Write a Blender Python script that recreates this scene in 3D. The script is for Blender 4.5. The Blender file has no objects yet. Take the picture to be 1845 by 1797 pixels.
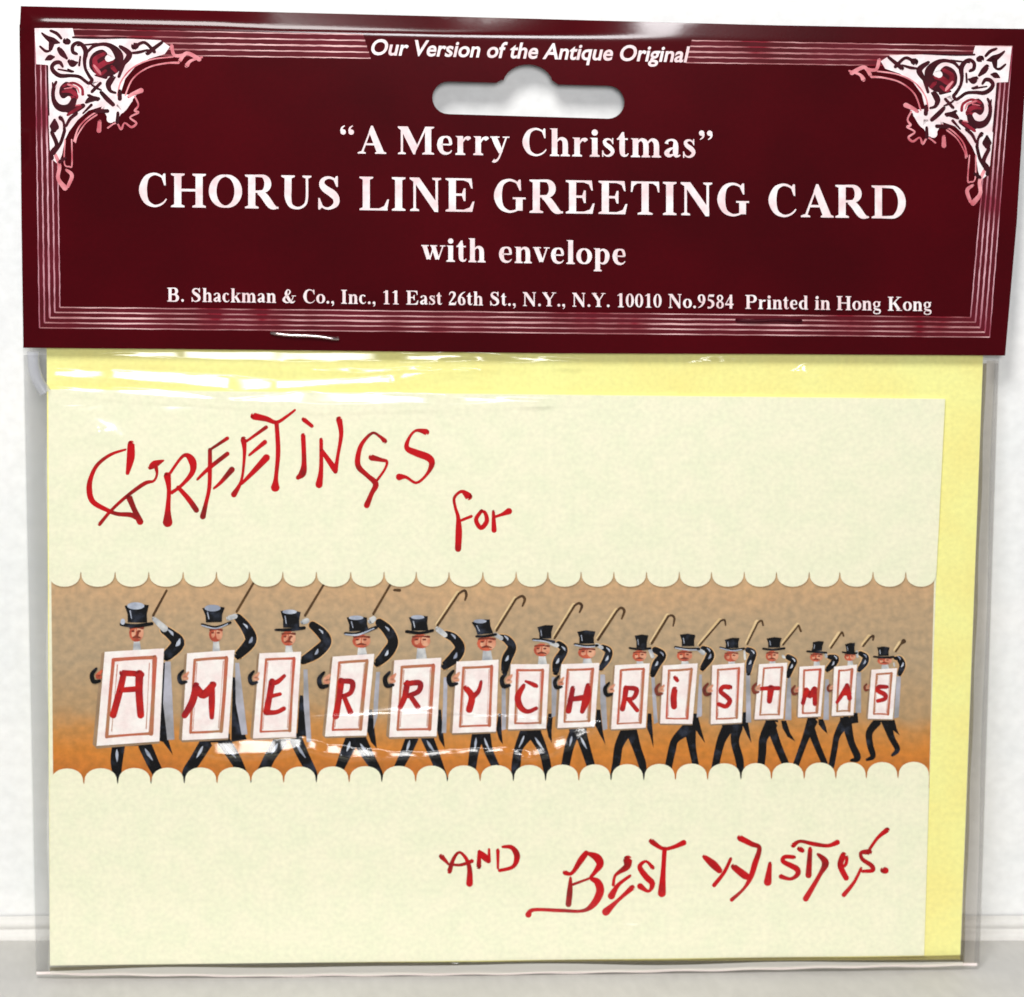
import bpy, math, random
from mathutils import Vector, Matrix
from mathutils.geometry import delaunay_2d_cdt
random.seed(7)
R = math.radians
sc = bpy.context.scene
COL = sc.collection

# ------------------------------------------------------------------ camera, world, lamps, exposure
IW, IH, F = 1845.0, 1797.0, 4930.0
PITCH = R(16.0)
CAM = Vector((0.0, -0.4828, 0.2258))
cd = bpy.data.cameras.new('camera'); cam = bpy.data.objects.new('camera', cd); COL.objects.link(cam)
cam.location = CAM
cam.rotation_euler = (R(90) - PITCH, 0, 0)
cd.sensor_fit = 'HORIZONTAL'; cd.sensor_width = 36.0; cd.lens = 36.0 * F / IW
cd.dof.use_dof = True; cd.dof.focus_distance = 0.45; cd.dof.aperture_fstop = 44.0
cd.clip_start = 0.02; cd.clip_end = 20
sc.camera = cam
sc.view_settings.view_transform = 'Standard'; sc.view_settings.look = 'None'
sc.view_settings.exposure = 0.0; sc.view_settings.gamma = 1.0

w = bpy.data.worlds.new('World'); sc.world = w; w.use_nodes = True
w.node_tree.nodes['Background'].inputs[0].default_value = (1.0, 0.98, 0.96, 1)
w.node_tree.nodes['Background'].inputs[1].default_value = 0.15

def area(name, loc, target, size, watts, col):
    l = bpy.data.lights.new(name, 'AREA'); l.shape = 'DISK'; l.size = size; l.energy = watts; l.color = col
    o = bpy.data.objects.new(name, l); COL.objects.link(o); o.location = loc
    o.rotation_euler = (Vector(target) - Vector(loc)).to_track_quat('-Z', 'Y').to_euler()
    return o
KEY = Vector((-0.08, -0.34, 0.50))
area('key_lamp', KEY, (0.0, -0.01, 0.10), 0.15, 1.9, (1.0, 0.985, 0.96))
area('fill_lamp', (0.03, -0.95, 0.385), (0.0, 0.0, 0.09), 0.2, 4.75, (0.99, 0.99, 1.0))

# ------------------------------------------------------------------ pixel of the photo -> ray -> plane of the object
FWD = Vector((0, math.cos(PITCH), -math.sin(PITCH))); UP = Vector((0, math.sin(PITCH), math.cos(PITCH))); RT = Vector((1, 0, 0))
def ray(px, py): return FWD + RT * ((px - IW / 2) / F) + UP * ((IH / 2 - py) / F)
def hit(px, py, p0, n):
    d = ray(px, py); return CAM + d * ((p0 - CAM).dot(n) / d.dot(n))
Z = Vector((0, 0, 1))
class Plane:
    def __init__(s, a, b, lean):
        s.p0 = a; s.u = (b - a).normalized()
        back = Z.cross(s.u).normalized()
        s.w = (Z * math.cos(lean) + back * math.sin(lean)); s.w = (s.w - s.u * s.w.dot(s.u)).normalized()
        s.n = s.u.cross(s.w).normalized()
        if s.n.y > 0: s.n = -s.n
    def __call__(s, px, py, off=0.0): return hit(px, py, s.p0 + s.n * off, s.n)
O = Vector((0, 0, 0))
BODY = Plane(hit(64, 1763, O, Z), hit(1765, 1746, O, Z), R(5.5))
HP = Plane(BODY(42, 627, 0.0026), BODY(1811, 641, 0.0026), R(3.6))
def head_top(px): return 12 + (px - 36) * 0.0233 if px < 1400 else 43.8 + (px - 1400) * 0.0195
def HEAD(px, py, off=0.0):
    t = py - head_top(px)
    p = HP(px, py, off)
    if t < 37:
        m = max(0.0, min(1.0, (px - 380) / 120.0)); r = 22.0 + (12.0 - 22.0) * m; S = 0.60 + (0.46 - 0.60) * m
        if px > 800: S *= max(0.12, min(1, (1300 - px) / 500))
        k = 37 - max(t, -4)
        d = k * k / (2 * r) if k < r else r / 2 + (k - r)
        p = p - HP.n * (S * d * 0.0001014)
    return p

# ------------------------------------------------------------------ materials
def lin(c):
    c = c / 255.0
    return c / 12.92 if c <= 0.04045 else ((c + 0.055) / 1.055) ** 2.4
def rgb(t): return (lin(t[0]), lin(t[1]), lin(t[2]), 1)
def mat(name, c1, c2=None, scale=30.0, rough=0.6, spec=0.3, detail=4.0, bump=0.0, bscale=200.0, stretch=(1, 1, 1), lo=0.35, hi=0.65, metal=0.0, grain=0.05):
    m = bpy.data.materials.new(name); m.use_nodes = True
    nt = m.node_tree; b = nt.nodes['Principled BSDF']
    b.inputs['Roughness'].default_value = rough; b.inputs['Specular IOR Level'].default_value = spec
    b.inputs['Metallic'].default_value = metal
    if c2 is None: c2 = tuple(max(0, v * 0.95) for v in c1)
    uv = nt.nodes.new('ShaderNodeUVMap'); mp = nt.nodes.new('ShaderNodeMapping'); mp.inputs['Scale'].default_value = stretch
    nt.links.new(uv.outputs[0], mp.inputs[0])
    n = nt.nodes.new('ShaderNodeTexNoise'); n.inputs['Scale'].default_value = scale; n.inputs['Detail'].default_value = detail
    nt.links.new(mp.outputs[0], n.inputs['Vector'])
    r = nt.nodes.new('ShaderNodeValToRGB'); r.color_ramp.elements[0].position = lo; r.color_ramp.elements[1].position = hi
    r.color_ramp.elements[0].color = rgb(c1); r.color_ramp.elements[1].color = rgb(c2)
    nt.links.new(n.outputs[0], r.inputs[0])
    g = nt.nodes.new('ShaderNodeTexNoise'); g.inputs['Scale'].default_value = 210; g.inputs['Detail'].default_value = 3; nt.links.new(uv.outputs[0], g.inputs['Vector'])
    gr = nt.nodes.new('ShaderNodeMapRange'); gr.inputs[1].default_value = 0.3; gr.inputs[2].default_value = 0.7; gr.inputs[3].default_value = 1 - grain; gr.inputs[4].default_value = 1 + grain * .8
    nt.links.new(g.outputs[0], gr.inputs[0])
    mg = nt.nodes.new('ShaderNodeMix'); mg.data_type = 'RGBA'; mg.blend_type = 'MULTIPLY'; mg.inputs[0].default_value = 1.0
    nt.links.new(r.outputs[0], mg.inputs[6]); nt.links.new(gr.outputs[0], mg.inputs[7]); nt.links.new(mg.outputs[2], b.inputs['Base Color'])
    if bump:
        n2 = nt.nodes.new('ShaderNodeTexNoise'); n2.inputs['Scale'].default_value = bscale; n2.inputs['Detail'].default_value = 5
        nt.links.new(uv.outputs[0], n2.inputs['Vector'])
        bp = nt.nodes.new('ShaderNodeBump'); bp.inputs['Strength'].default_value = bump; bp.inputs['Distance'].default_value = 0.0002
        nt.links.new(n2.outputs[0], bp.inputs['Height']); nt.links.new(bp.outputs[0], b.inputs['Normal'])
    m.diffuse_color = rgb(c1)
    return m
M = {}
M['wall'] = mat('wall_paint', (248, 248, 247), (241, 243, 243), 26, 0.8, 0.2, 6, 0.15, 260)
M['table'] = mat('table_laminate', (200, 198, 194), (206, 204, 200), 14, 0.55, 0.3, 6, 0.15, 300)
M['skirt'] = mat('skirting_paint', (240, 238, 234), (226, 224, 220), 20, 0.5, 0.3, 5)
M['maroon'] = mat('maroon_card_stock', (74, 2, 11), (63, 2, 9), 7, 0.125, 0.24, 7, 0.012, 260)
M['maroon_edge'] = mat('maroon_back', (44, 5, 8), None, 20, 0.6, 0.1)
M['white_print'] = mat('white_print', (250, 242, 243), (238, 210, 213), 60, 0.45, 0.1, 3)
M['halo'] = mat('pale_outline_print', (226, 186, 136), (206, 160, 110), 60, 0.55, 0.1)
M['pink_print'] = mat('pink_print', (236, 160, 166), (190, 84, 96), 60, 0.45, 0.1, 3)
M['line_print'] = mat('border_line_print', (236, 190, 190), (130, 28, 42), 9, 0.45, 0.1, 3, stretch=(1.4, 1, 1), lo=0.36, hi=0.62)
M['line_print2'] = mat('border_line_print_side', (226, 176, 186), (150, 62, 80), 9, 0.45, 0.1, 3, stretch=(1, 1.6, 1), lo=0.36, hi=0.62)
M['line_haze'] = mat('border_tint_print', (98, 20, 34), (78, 8, 18), 12, 0.45, 0.1, 3)
M['dark_print'] = mat('ornament_gap_print', (48, 8, 16), (70, 10, 24), 60, 0.45, 0.1)
M['red_shade'] = mat('ornament_red_print', (104, 12, 28), (150, 36, 54), 70, 0.45, 0.1)
M['cream'] = mat('cream_card', (247, 244, 215), (241, 242, 211), 40, 0.65, 0.15, 10, 0.1, 300, lo=0.36, hi=0.64)
M['cream_low'] = M['cream']
M['yellow'] = mat('yellow_envelope_paper', (250, 248, 162), (250, 240, 152), 14, 0.7, 0.15, 7, 0.15, 300)
M['red_ink'] = mat('red_ink', (196, 14, 24), (138, 26, 26), 26, 0.7, 0.05, 3, lo=0.5, hi=0.66)
M['black'] = mat('black_print', (9, 9, 12), (48, 54, 68), 80, 0.55, 0.1, lo=0.52, hi=0.72)
M['sheen'] = mat('grey_highlight_print', (150, 158, 176), (205, 212, 224), 60, 0.55, 0.1)
M['coat_grey'] = mat('coat_grey_print', (150, 150, 152), (186, 186, 198), 40, 0.55, 0.1)
M['skin'] = mat('skin_print', (214, 104, 74), (170, 76, 56), 110, 0.55, 0.1, 2)
M['skin_pale'] = mat('pale_skin_print', (232, 176, 142), (206, 126, 98), 110, 0.55, 0.1, 2)
M['skin_dark'] = mat('moustache_print', (134, 62, 44), (96, 42, 34), 80, 0.55, 0.1)
M['glove'] = mat('white_glove_print', (226, 226, 222), (160, 164, 170), 90, 0.55, 0.1)
M['cane'] = mat('cane_print', (96, 70, 40), (70, 50, 34), 60, 0.55, 0.1)
M['cane_pale'] = mat('cane_highlight_print', (236, 208, 160), (220, 190, 140), 60, 0.55, 0.1)
M['placard'] = mat('placard_print', (253, 249, 243), (248, 232, 228), 60, 0.55, 0.1)
M['border_tan'] = mat('placard_border_print', (200, 92, 72), (176, 128, 92), 26, 0.55, 0.1, 3)
M['letter_red'] = mat('placard_letter_print', (196, 34, 28), (150, 26, 34), 60, 0.55, 0.1, 3)
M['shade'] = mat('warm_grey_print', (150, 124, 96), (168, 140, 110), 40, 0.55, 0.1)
M['steel'] = mat('staple_steel', (225, 205, 205), (190, 175, 175), 60, 0.25, 0.5, metal=1.0)

def picture_mat():
    m = bpy.data.materials.new('painted_sky_and_ground_print'); m.use_nodes = True
    nt = m.node_tree; b = nt.nodes['Principled BSDF']; b.inputs['Roughness'].default_value = 0.6; b.inputs['Specular IOR Level'].default_value = 0.1
    uv = nt.nodes.new('ShaderNodeUVMap'); sp = nt.nodes.new('ShaderNodeSeparateXYZ'); nt.links.new(uv.outputs[0], sp.inputs[0])
    n = nt.nodes.new('ShaderNodeTexNoise'); n.inputs['Scale'].default_value = 16; n.inputs['Detail'].default_value = 8
    nt.links.new(uv.outputs[0], n.inputs['Vector'])
    mr = nt.nodes.new('ShaderNodeMapRange'); y0 = 1 - 1410 / IH; y1 = 1 - 1045 / IH
    mr.inputs[1].default_value = y0; mr.inputs[2].default_value = y1; nt.links.new(sp.outputs[1], mr.inputs[0])
    mm = nt.nodes.new('ShaderNodeMath'); mm.operation = 'MULTIPLY_ADD'; mm.inputs[1].default_value = 0.22; mm.inputs[2].default_value = -0.11
    nt.links.new(n.outputs[0], mm.inputs[0])
    ad = nt.nodes.new('ShaderNodeMath'); ad.operation = 'ADD'; nt.links.new(mr.outputs[0], ad.inputs[0]); nt.links.new(mm.outputs[0], ad.inputs[1])
    r = nt.nodes.new('ShaderNodeValToRGB'); nt.links.new(ad.outputs[0], r.inputs[0])
    st = [(0.0, (194, 114, 50)), (0.16, (208, 132, 56)), (0.28, (200, 142, 80)), (0.37, (184, 152, 112)), (0.62, (184, 160, 128)), (0.82, (190, 163, 129)), (0.93, (200, 166, 128)), (1.0, (208, 172, 130))]
    el = r.color_ramp.elements
    el[0].position, el[1].position = 0.0, 1.0
    el[0].color, el[1].color = rgb(st[0][1]), rgb(st[-1][1])
    for p, c in st[1:-1]:
        e = el.new(p); e.color = rgb(c)
    n2 = nt.nodes.new('ShaderNodeTexNoise'); n2.inputs['Scale'].default_value = 130; n2.inputs['Detail'].default_value = 8
    nt.links.new(uv.outputs[0], n2.inputs['Vector'])
    r2 = nt.nodes.new('ShaderNodeValToRGB'); r2.color_ramp.elements[0].position = 0.3; r2.color_ramp.elements[1].position = 0.7
    r2.color_ramp.elements[0].color = (0.82, 0.85, 0.86, 1); r2.color_ramp.elements[1].color = (1.14, 1.10, 1.06, 1)
    nt.links.new(n2.outputs[0], r2.inputs[0])
    mx = nt.nodes.new('ShaderNodeMix'); mx.data_type = 'RGBA'; mx.blend_type = 'MULTIPLY'; mx.inputs[0].default_value = 1.0
    nt.links.new(r.outputs[0], mx.inputs[6]); nt.links.new(r2.outputs[0], mx.inputs[7])
    nt.links.new(mx.outputs[2], b.inputs['Base Color'])
    return m
M['picture'] = picture_mat()

def film_mat(name, tint, gl_rough, haze=0.0, hazecol=(0.8, 0.8, 0.8, 1), ior=1.5):
    m = bpy.data.materials.new(name); m.use_nodes = True
    nt = m.node_tree; nt.nodes.clear()
    out = nt.nodes.new('ShaderNodeOutputMaterial')
    tr = nt.nodes.new('ShaderNodeBsdfTransparent'); tr.inputs[0].default_value = (*tint, 1)
    gl = nt.nodes.new('ShaderNodeBsdfGlossy'); gl.inputs['Roughness'].default_value = gl_rough
    fr = nt.nodes.new('ShaderNodeFresnel'); ge = nt.nodes.new('ShaderNodeNewGeometry')   # thin sheet: the same reflectance from either side
    mi = nt.nodes.new('ShaderNodeMapRange'); mi.inputs[3].default_value = ior; mi.inputs[4].default_value = 1 / ior
    nt.links.new(ge.outputs['Backfacing'], mi.inputs[0]); nt.links.new(mi.outputs[0], fr.inputs['IOR'])
    df = nt.nodes.new('ShaderNodeBsdfDiffuse'); df.inputs[0].default_value = hazecol
    m1 = nt.nodes.new('ShaderNodeMixShader'); m1.inputs[0].default_value = haze
    nt.links.new(tr.outputs[0], m1.inputs[1]); nt.links.new(df.outputs[0], m1.inputs[2])
    m2 = nt.nodes.new('ShaderNodeMixShader'); nt.links.new(fr.outputs[0], m2.inputs[0])
    nt.links.new(m1.outputs[0], m2.inputs[1]); nt.links.new(gl.outputs[0], m2.inputs[2])
    nt.links.new(m2.outputs[0], out.inputs[0])
    m.diffuse_color = (0.9, 0.92, 0.95, 0.3)
    return m
M['film'] = film_mat('clear_plastic_film', (0.985, 0.985, 0.985), 0.17)
M['film_back'] = film_mat('clear_plastic_film_back', (0.97, 0.97, 0.97), 0.15)
M['seam'] = film_mat('heat_sealed_film', (0.80, 0.805, 0.81), 0.16, 0.10, (0.55, 0.55, 0.55, 1))
M['seam_warm'] = film_mat('heat_sealed_film_right', (0.95, 0.915, 0.885), 0.16, 0.10, (0.55, 0.53, 0.5, 1))
M['edge_shade'] = film_mat('envelope_edge_shade_film', (0.62, 0.57, 0.45), 0.25, 0.06, (0.4, 0.38, 0.3, 1))  # shadow beside the envelope's right edge, put in as dark film

M['bottom_shade'] = film_mat('bottom_shade_film', (0.50, 0.46, 0.32), 0.25, 0.15, (0.3, 0.27, 0.16, 1))  # shade line below the card, put in as olive tint
M['curl'] = film_mat('curled_film', (0.95, 0.96, 0.99), 0.2, 0.22, (0.93, 0.94, 1, 1))  # bluish-white haze stands in for the highlight on the curled corner
M['fold_highlight'] = film_mat('bottom_fold_highlight_film', (0.96, 0.95, 0.92), 0.25, 0.5, (0.97, 0.94, 0.87, 1))  # highlight of the bottom seam, put in as pale haze

# ------------------------------------------------------------------ mesh building
class MB:
    def __init__(s): s.v = []; s.f = []; s.uv = []; s.k = 0
    def vert(s, p, px, py): s.v.append(tuple(p)); s.uv.append((px / IW, 1 - py / IH)); return len(s.v) - 1
    def build(s, name, m, parent=None, smooth=False):
        me = bpy.data.meshes.new(name); me.from_pydata(s.v, [], s.f)
        ul = me.uv_layers.new(name='UVMap')
        for lp in me.loops: ul.data[lp.index].uv = s.uv[lp.vertex_index]
        me.materials.append(m)
        if smooth:
            for p in me.polygons: p.use_smooth = True
        me.update()
        o = bpy.data.objects.new(name, me); COL.objects.link(o)
        if parent: o.parent = parent
        return o
def tag(o, **k):
    for a, b in k.items(): o[a] = b
    return o
def empty(name, loc=(0, 0, 0)):
    o = bpy.data.objects.new(name, None); COL.objects.link(o); o.empty_display_size = 0.01
    return o

def area2(p): return 0.5 * sum(p[i][0] * p[(i + 1) % len(p)][1] - p[(i + 1) % len(p)][0] * p[i][1] for i in range(len(p)))
def inside(pt, poly):
    x, y = pt; c = False; j = len(poly) - 1
    for i in range(len(poly)):
        xi, yi = poly[i]; xj, yj = poly[j]
        if (yi > y) != (yj > y) and x < (xj - xi) * (y - yi) / (yj - yi) + xi: c = not c
        j = i
    return c
def densify(p, step):
    out = []
    for i in range(len(p)):
        a = p[i]; b = p[(i + 1) % len(p)]; n = max(1, int(math.hypot(b[0] - a[0], b[1] - a[1]) / step))
        for k in range(n): out.append((a[0] + (b[0] - a[0]) * k / n, a[1] + (b[1] - a[1]) * k / n))
    return out
def sheet(mb, S, outline, off, thick, holes=(), grid=None):
    """solid card cut to an outline: front face, back face and cut edges"""
    loops = [list(outline)] + [list(h) for h in holes]
    pts = []; edges = []
    for lp in loops:
        b = len(pts); pts += lp; edges += [(b + i, b + (i + 1) % len(lp)) for i in range(len(lp))]
    if grid:
        for y in grid[1]:
            for x in grid[0]:
                if inside((x, y), loops[0]) and not any(inside((x, y), h) for h in loops[1:]): pts.append((x, y))
    vs, es, fs, ov, oe, of = delaunay_2d_cdt([Vector(p) for p in pts], edges, [], 0, 1e-5)
    tris = []
    for f in fs:
        c = (sum(vs[i][0] for i in f) / 3, sum(vs[i][1] for i in f) / 3)
        if inside(c, loops[0]) and not any(inside(c, h) for h in loops[1:]): tris.append(list(f))
    b = len(mb.v)
    for p in vs: mb.vert(S(p[0], p[1], off), p[0], p[1])
    n = len(vs)
    for p in vs: mb.vert(S(p[0], p[1], off) - S.n * thick if isinstance(S, Plane) else S(p[0], p[1], off) - HP.n * thick, p[0], p[1])
    for t in tris:
        a = area2([tuple(vs[i]) for i in t])
        t2 = t if a < 0 else t[::-1]
        mb.f.append([b + i for i in t2]); mb.f.append([b + n + i for i in t2[::-1]])
    cnt = {}
    for t in tris:
        for i in range(3):
            e = (t[i], t[(i + 1) % 3]); cnt[tuple(sorted(e))] = cnt.get(tuple(sorted(e)), []) + [e]
    for k, e in cnt.items():
        if len(e) == 1:
            a, c = e[0]; q4 = []
            for t_ in (b + a, b + c, b + n + c, b + n + a): mb.v.append(mb.v[t_]); mb.uv.append(mb.uv[t_]); q4.append(len(mb.v) - 1)
            mb.f.append(q4)
LAY = 2.0e-6
def poly(mb, S, pts, off):
    """flat print: one filled shape"""
    if area2(pts) > 0: pts = pts[::-1]
    o = off + mb.k * LAY; mb.k += 1
    idx = [mb.vert(S(x, y, o), x, y) for x, y in pts]
    if len(pts) <= 4: mb.f.append(idx); return
    vs, es, fs, *_ = delaunay_2d_cdt([Vector(p) for p in pts], [(i, (i + 1) % len(pts)) for i in range(len(pts))], [], 1, 1e-6)
    if len(vs) != len(pts): mb.f.append(idx); return
    for f in fs:
        f = list(f)
        if area2([tuple(vs[i]) for i in f]) > 0: f = f[::-1]
        mb.f.append([idx[i] for i in f])
def smooth(pts, n=6, closed=False):
    if len(pts) < 3: 
        a, b = pts; return [tuple(a[k] + (b[k] - a[k]) * i / n for k in range(3)) for i in range(n + 1)]
    out = []; P = [pts[0]] + list(pts) + [pts[-1]]
    for i in range(1, len(P) - 2):
        p0, p1, p2, p3 = P[i - 1], P[i], P[i + 1], P[i + 2]
        for k in range(n):
            t = k / n
            q = [0.5 * (2 * p1[d] + (p2[d] - p0[d]) * t + (2 * p0[d] - 5 * p1[d] + 4 * p2[d] - p3[d]) * t * t + (3 * p1[d] - p0[d] - 3 * p2[d] + p3[d]) * t ** 3) for d in range(3)]
            out.append(tuple(q))
    out.append(tuple(pts[-1])); return out
def ribbon(mb, S, pts, off, cap=True, n=6, curve=True):
    """flat print: a pen stroke of changing width, points (x, y, width)"""
    q = smooth(pts, n) if curve else list(pts)
    o = off + mb.k * LAY; mb.k += 1
    L = []; Rr = []
    for i, (x, y, wd) in enumerate(q):
        a = q[max(0, i - 1)]; b = q[min(len(q) - 1, i + 1)]
        dx, dy = b[0] - a[0], b[1] - a[1]; l = math.hypot(dx, dy) or 1; nx, ny = -dy / l, dx / l
        h = max(wd, 0.3) / 2
        L.append((x + nx * h, y + ny * h)); Rr.append((x - nx * h, y - ny * h))
    il = [mb.vert(S(x, y, o), x, y) for x, y in L]; ir = [mb.vert(S(x, y, o), x, y) for x, y in Rr]
    for i in range(len(q) - 1): mb.f.append([il[i], il[i + 1], ir[i + 1], ir[i]][::-1])
    if cap:
        for e, sgn in ((0, -1), (len(q) - 1, 1)):
            x, y, wd = q[e]; a = q[max(0, e - 1)]; b = q[min(len(q) - 1, e + 1)]
            ang = math.atan2(b[1] - a[1], b[0] - a[0]); h = max(wd, 0.3) / 2
            arc = [(x + math.cos(ang + sgn * t) * h * (1 if True else 1), y + math.sin(ang + sgn * t) * h) for t in [R(v) for v in (-60, -30, 0, 30, 60)]]
            if sgn < 0: arc = [(x - math.cos(ang - R(v)) * h, y - math.sin(ang - R(v)) * h) for v in (-60, -30, 0, 30, 60)]
            base = [il[e], ir[e]]
            ai = [mb.vert(S(X, Y, o), X, Y) for X, Y in arc]
            f = [il[e]] + (ai[::-1] if sgn > 0 else ai) + [ir[e]]
            pp = [L[e]] + (arc[::-1] if sgn > 0 else arc) + [Rr[e]]
            if area2(pp) > 0: f = f[::-1]
            mb.f.append(f)
def ell(cx, cy, rx, ry, n=14, a=0): 
    c, s = math.cos(a), math.sin(a)
    return [(cx + rx * math.cos(t) * c - ry * math.sin(t) * s, cy + rx * math.cos(t) * s + ry * math.sin(t) * c) for t in [2 * math.pi * i / n for i in range(n)]]
def tf(bx, by, s): return lambda x, y: (bx + x / s, by + y / s)
def rib(mb, S, T, s, pts, off, **k): ribbon(mb, S, [(*T(x, y), wd / s) for x, y, wd in pts], off, **k)

# ------------------------------------------------------------------ the place: wall, table top, skirting
def box(name, x0, x1, y0, y1, z0, z1, m, bev=0.0):
    mb = MB()
    c = [(x, y, z) for z in (z0, z1) for y in (y0, y1) for x in (x0, x1)]
    for x, y, z in c: mb.vert((x, y, z), x * 4000 + 900 + y * 700, 900 - z * 4000 - y * 1700)
    mb.f = [[0, 2, 3, 1], [4, 5, 7, 6], [0, 1, 5, 4], [2, 6, 7, 3], [0, 4, 6, 2], [1, 3, 7, 5]]
    return mb.build(name, m)
tag(box('wall', -1.2, 1.2, 0.0, 0.04, -0.6, 1.0, M['wall']), kind='structure')
tag(box('shelf', -1.2, 1.2, -0.085, -0.0, -0.02, 0.0, M['table']), kind='structure')
def floor_y(px, py): return hit(px, py, O, Z)
mb = MB()   # low rounded skirting strip where the wall meets the table top
prof = [(-0.0004, 0.0044), (-0.0013, 0.0042), (-0.0019, 0.0036), (-0.0020, 0.0027), (-0.0016, 0.0024), (-0.0016, 0.0020), (-0.0022, 0.0017), (-0.0026, 0.0010), (-0.0026, 0.00002)]
xs = [-1.2 + i * 0.02 for i in range(121)]
for x in xs:
    wv = 0.0004 * math.sin(x * 23 + 1) + 0.0003 * math.sin(x * 61)
    for y, z in prof: mb.vert((x, y, max(z + wv * (z > 0.0005), 0.00002)), x * 4000 + 900, 1700 - z * 4000)
k = len(prof)
for i in range(len(xs) - 1):
    for j in range(k - 1): mb.f.append([i * k + j, i * k + j + 1, (i + 1) * k + j + 1, (i + 1) * k + j])
tag(mb.build('skirting', M['skirt'], smooth=True), kind='structure')

# ------------------------------------------------------------------ the package: header card + clear bag
pack = tag(empty('packaged_card_bag'), label='maroon header card stapled over a clear plastic bag leaning against the white wall', category='package')
top_edge = [(35, 12), (460, 22), (900, 33), (1400, 46), (1600, 49.5), (1853, 52.5)]
outline = densify(top_edge + [(1832, 400), (1811, 641), (1400, 638.5), (1000, 637), (620, 632.5), (300, 629), (42, 627), (38.6, 400)], 40)
hole = []
for a in range(90, 271, 15): hole.append((808 + 29 * math.cos(R(a)), 176.5 - 29.5 * math.sin(R(a))))      # left round end, top -> bottom
hole += [(950, 210)]
for a in range(-90, 91, 15): hole.append((1096 + 29 * math.cos(R(a)), 184.5 - 29.8 * math.sin(R(a))))
hole += [(1006, 152.8), (998, 147)]
for a in range(12, 169, 12): hole.append((951 + 45 * math.cos(R(a)), 153 - 36.5 * math.sin(R(a))))
hole += [(904, 144), (894, 149.5)]
gx = list(range(58, 1790, 24)); gy = [14 + i * 4 for i in range(22)] + list(range(110, 640, 60))
mb = MB(); sheet(mb, HEAD, outline, 0.0, 0.00035, [hole], (gx, gy))
header = mb.build('header_card', M['maroon'], pack, smooth=False)
for p in header.data.polygons:
    p.use_smooth = abs(Vector(p.normal).dot(HP.n)) > 0.4
mb = MB()
ol2 = [(x, y + (0 if y > 200 else 3)) for x, y in outline]
sheet(mb, HP, [(x, y + 30 if y < 60 else y) for x, y in ol2], -0.0016, 0.0003, [[((x - 951) * 1.03 + 951, (y - 170) * 1.08 + 170) for x, y in hole]])
mb.build('header_back', M['maroon_edge'], pack)

# border: five printed rings, broken by the top line of lettering
OUT = [(63, 52), (1824, 84), (1783, 608), (71, 591)]
INN = [(101, 97), (1788, 121), (1749, 572), (108, 554)]
BL = [MB() for _ in range(5)]; mbt = MB()
def lerp(a, b, t): return (a[0] + (b[0] - a[0]) * t, a[1] + (b[1] - a[1]) * t)
PO = 0.00003
for s_, (i0, i1) in enumerate(((0, 1), (1, 2), (2, 3), (3, 0))):   # a faint tint between the rings
    q = [OUT[i0], OUT[i1], INN[i1], INN[i0]]
    if s_ == 0:
        for t0, t1 in ((0.02, 0.336), (0.672, 0.98)):
            poly(mbt, HEAD, [lerp(q[0], q[1], t0), lerp(q[0], q[1], (t0+t1)/2), lerp(q[0], q[1], t1), lerp(q[3], q[2], t1), lerp(q[3], q[2], (t0+t1)/2), lerp(q[3], q[2], t0)], PO * 0.4)
    else: poly(mbt, HEAD, q, PO * 0.4)
mbt.build('border_tint', M['line_haze'], header)
for r in range(5):
    t = r / 4.0; c = [lerp(OUT[i], INN[i], t) for i in range(4)]
    wd = (1.9, 2.5, 3.1, 2.5, 1.9)[r]
    def line(m_, a, b, n=60):
        jit = [random.uniform(-.35, .35) for _ in range(n + 1)]
        ribbon(m_, HEAD, [(*[a[d] + (b[d] - a[d]) * i / n + (jit[i] if (abs(b[0] - a[0]) > abs(b[1] - a[1])) == (d == 1) else 0) for d in (0, 1)], wd * random.uniform(.8, 1.15)) for i in range(n + 1)], PO, cap=False, curve=False)
    line(BL[0], c[0], lerp(c[0], c[1], 0.336)); line(BL[1], lerp(c[0], c[1], 0.672), c[1])
    line(BL[2], c[1], c[2]); line(BL[3], c[2], c[3]); line(BL[4], c[3], c[0])
for q_, nm in zip(BL, (0, 0, 1, 0, 1)): q_.build('border_lines', M['line_print2' if nm else 'line_print'], header)

# corner ornaments, traced once and mirrored for the other corner
def affine(src, dst):
    (x0, y0), (x1, y1), (x2, y2) = src; m = Matrix(((x0, y0, 1), (x1, y1, 1), (x2, y2, 1))).inverted()
    ax = m @ Vector([d[0] for d in dst]); ay = m @ Vector([d[1] for d in dst])
    return lambda x, y: (ax[0] * x + ax[1] * y + ax[2], ay[0] * x + ay[1] * y + ay[2])
idt = lambda x, y: (x, y)
mir = affine([(62.3, 51), (364, 107), (117, 344)], [(1823, 84.4), (1530, 131.5), (1753, 371)])
ZT, ZS = tf(60, 40, 8.985), 8.985
CT, CS = tf(0, 0, 4.011), 4.011
ORN_BASE = [(250, 205), (525, 205), (540, 272), (900, 280), (1160, 292), (1228, 338), (1190, 392), (1080, 425), (980, 480), (905, 570), (870, 680), (985, 690), (940, 740), (890, 800), (840, 880), (790, 880), (760, 820), (740, 770), (640, 800), (560, 870), (500, 950), (470, 1010), (448, 1120), (420, 1190), (375, 1150), (360, 1080), (352, 900), (348, 560), (338, 470), (262, 465)]
ORN_WHITE_Z = []
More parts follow.
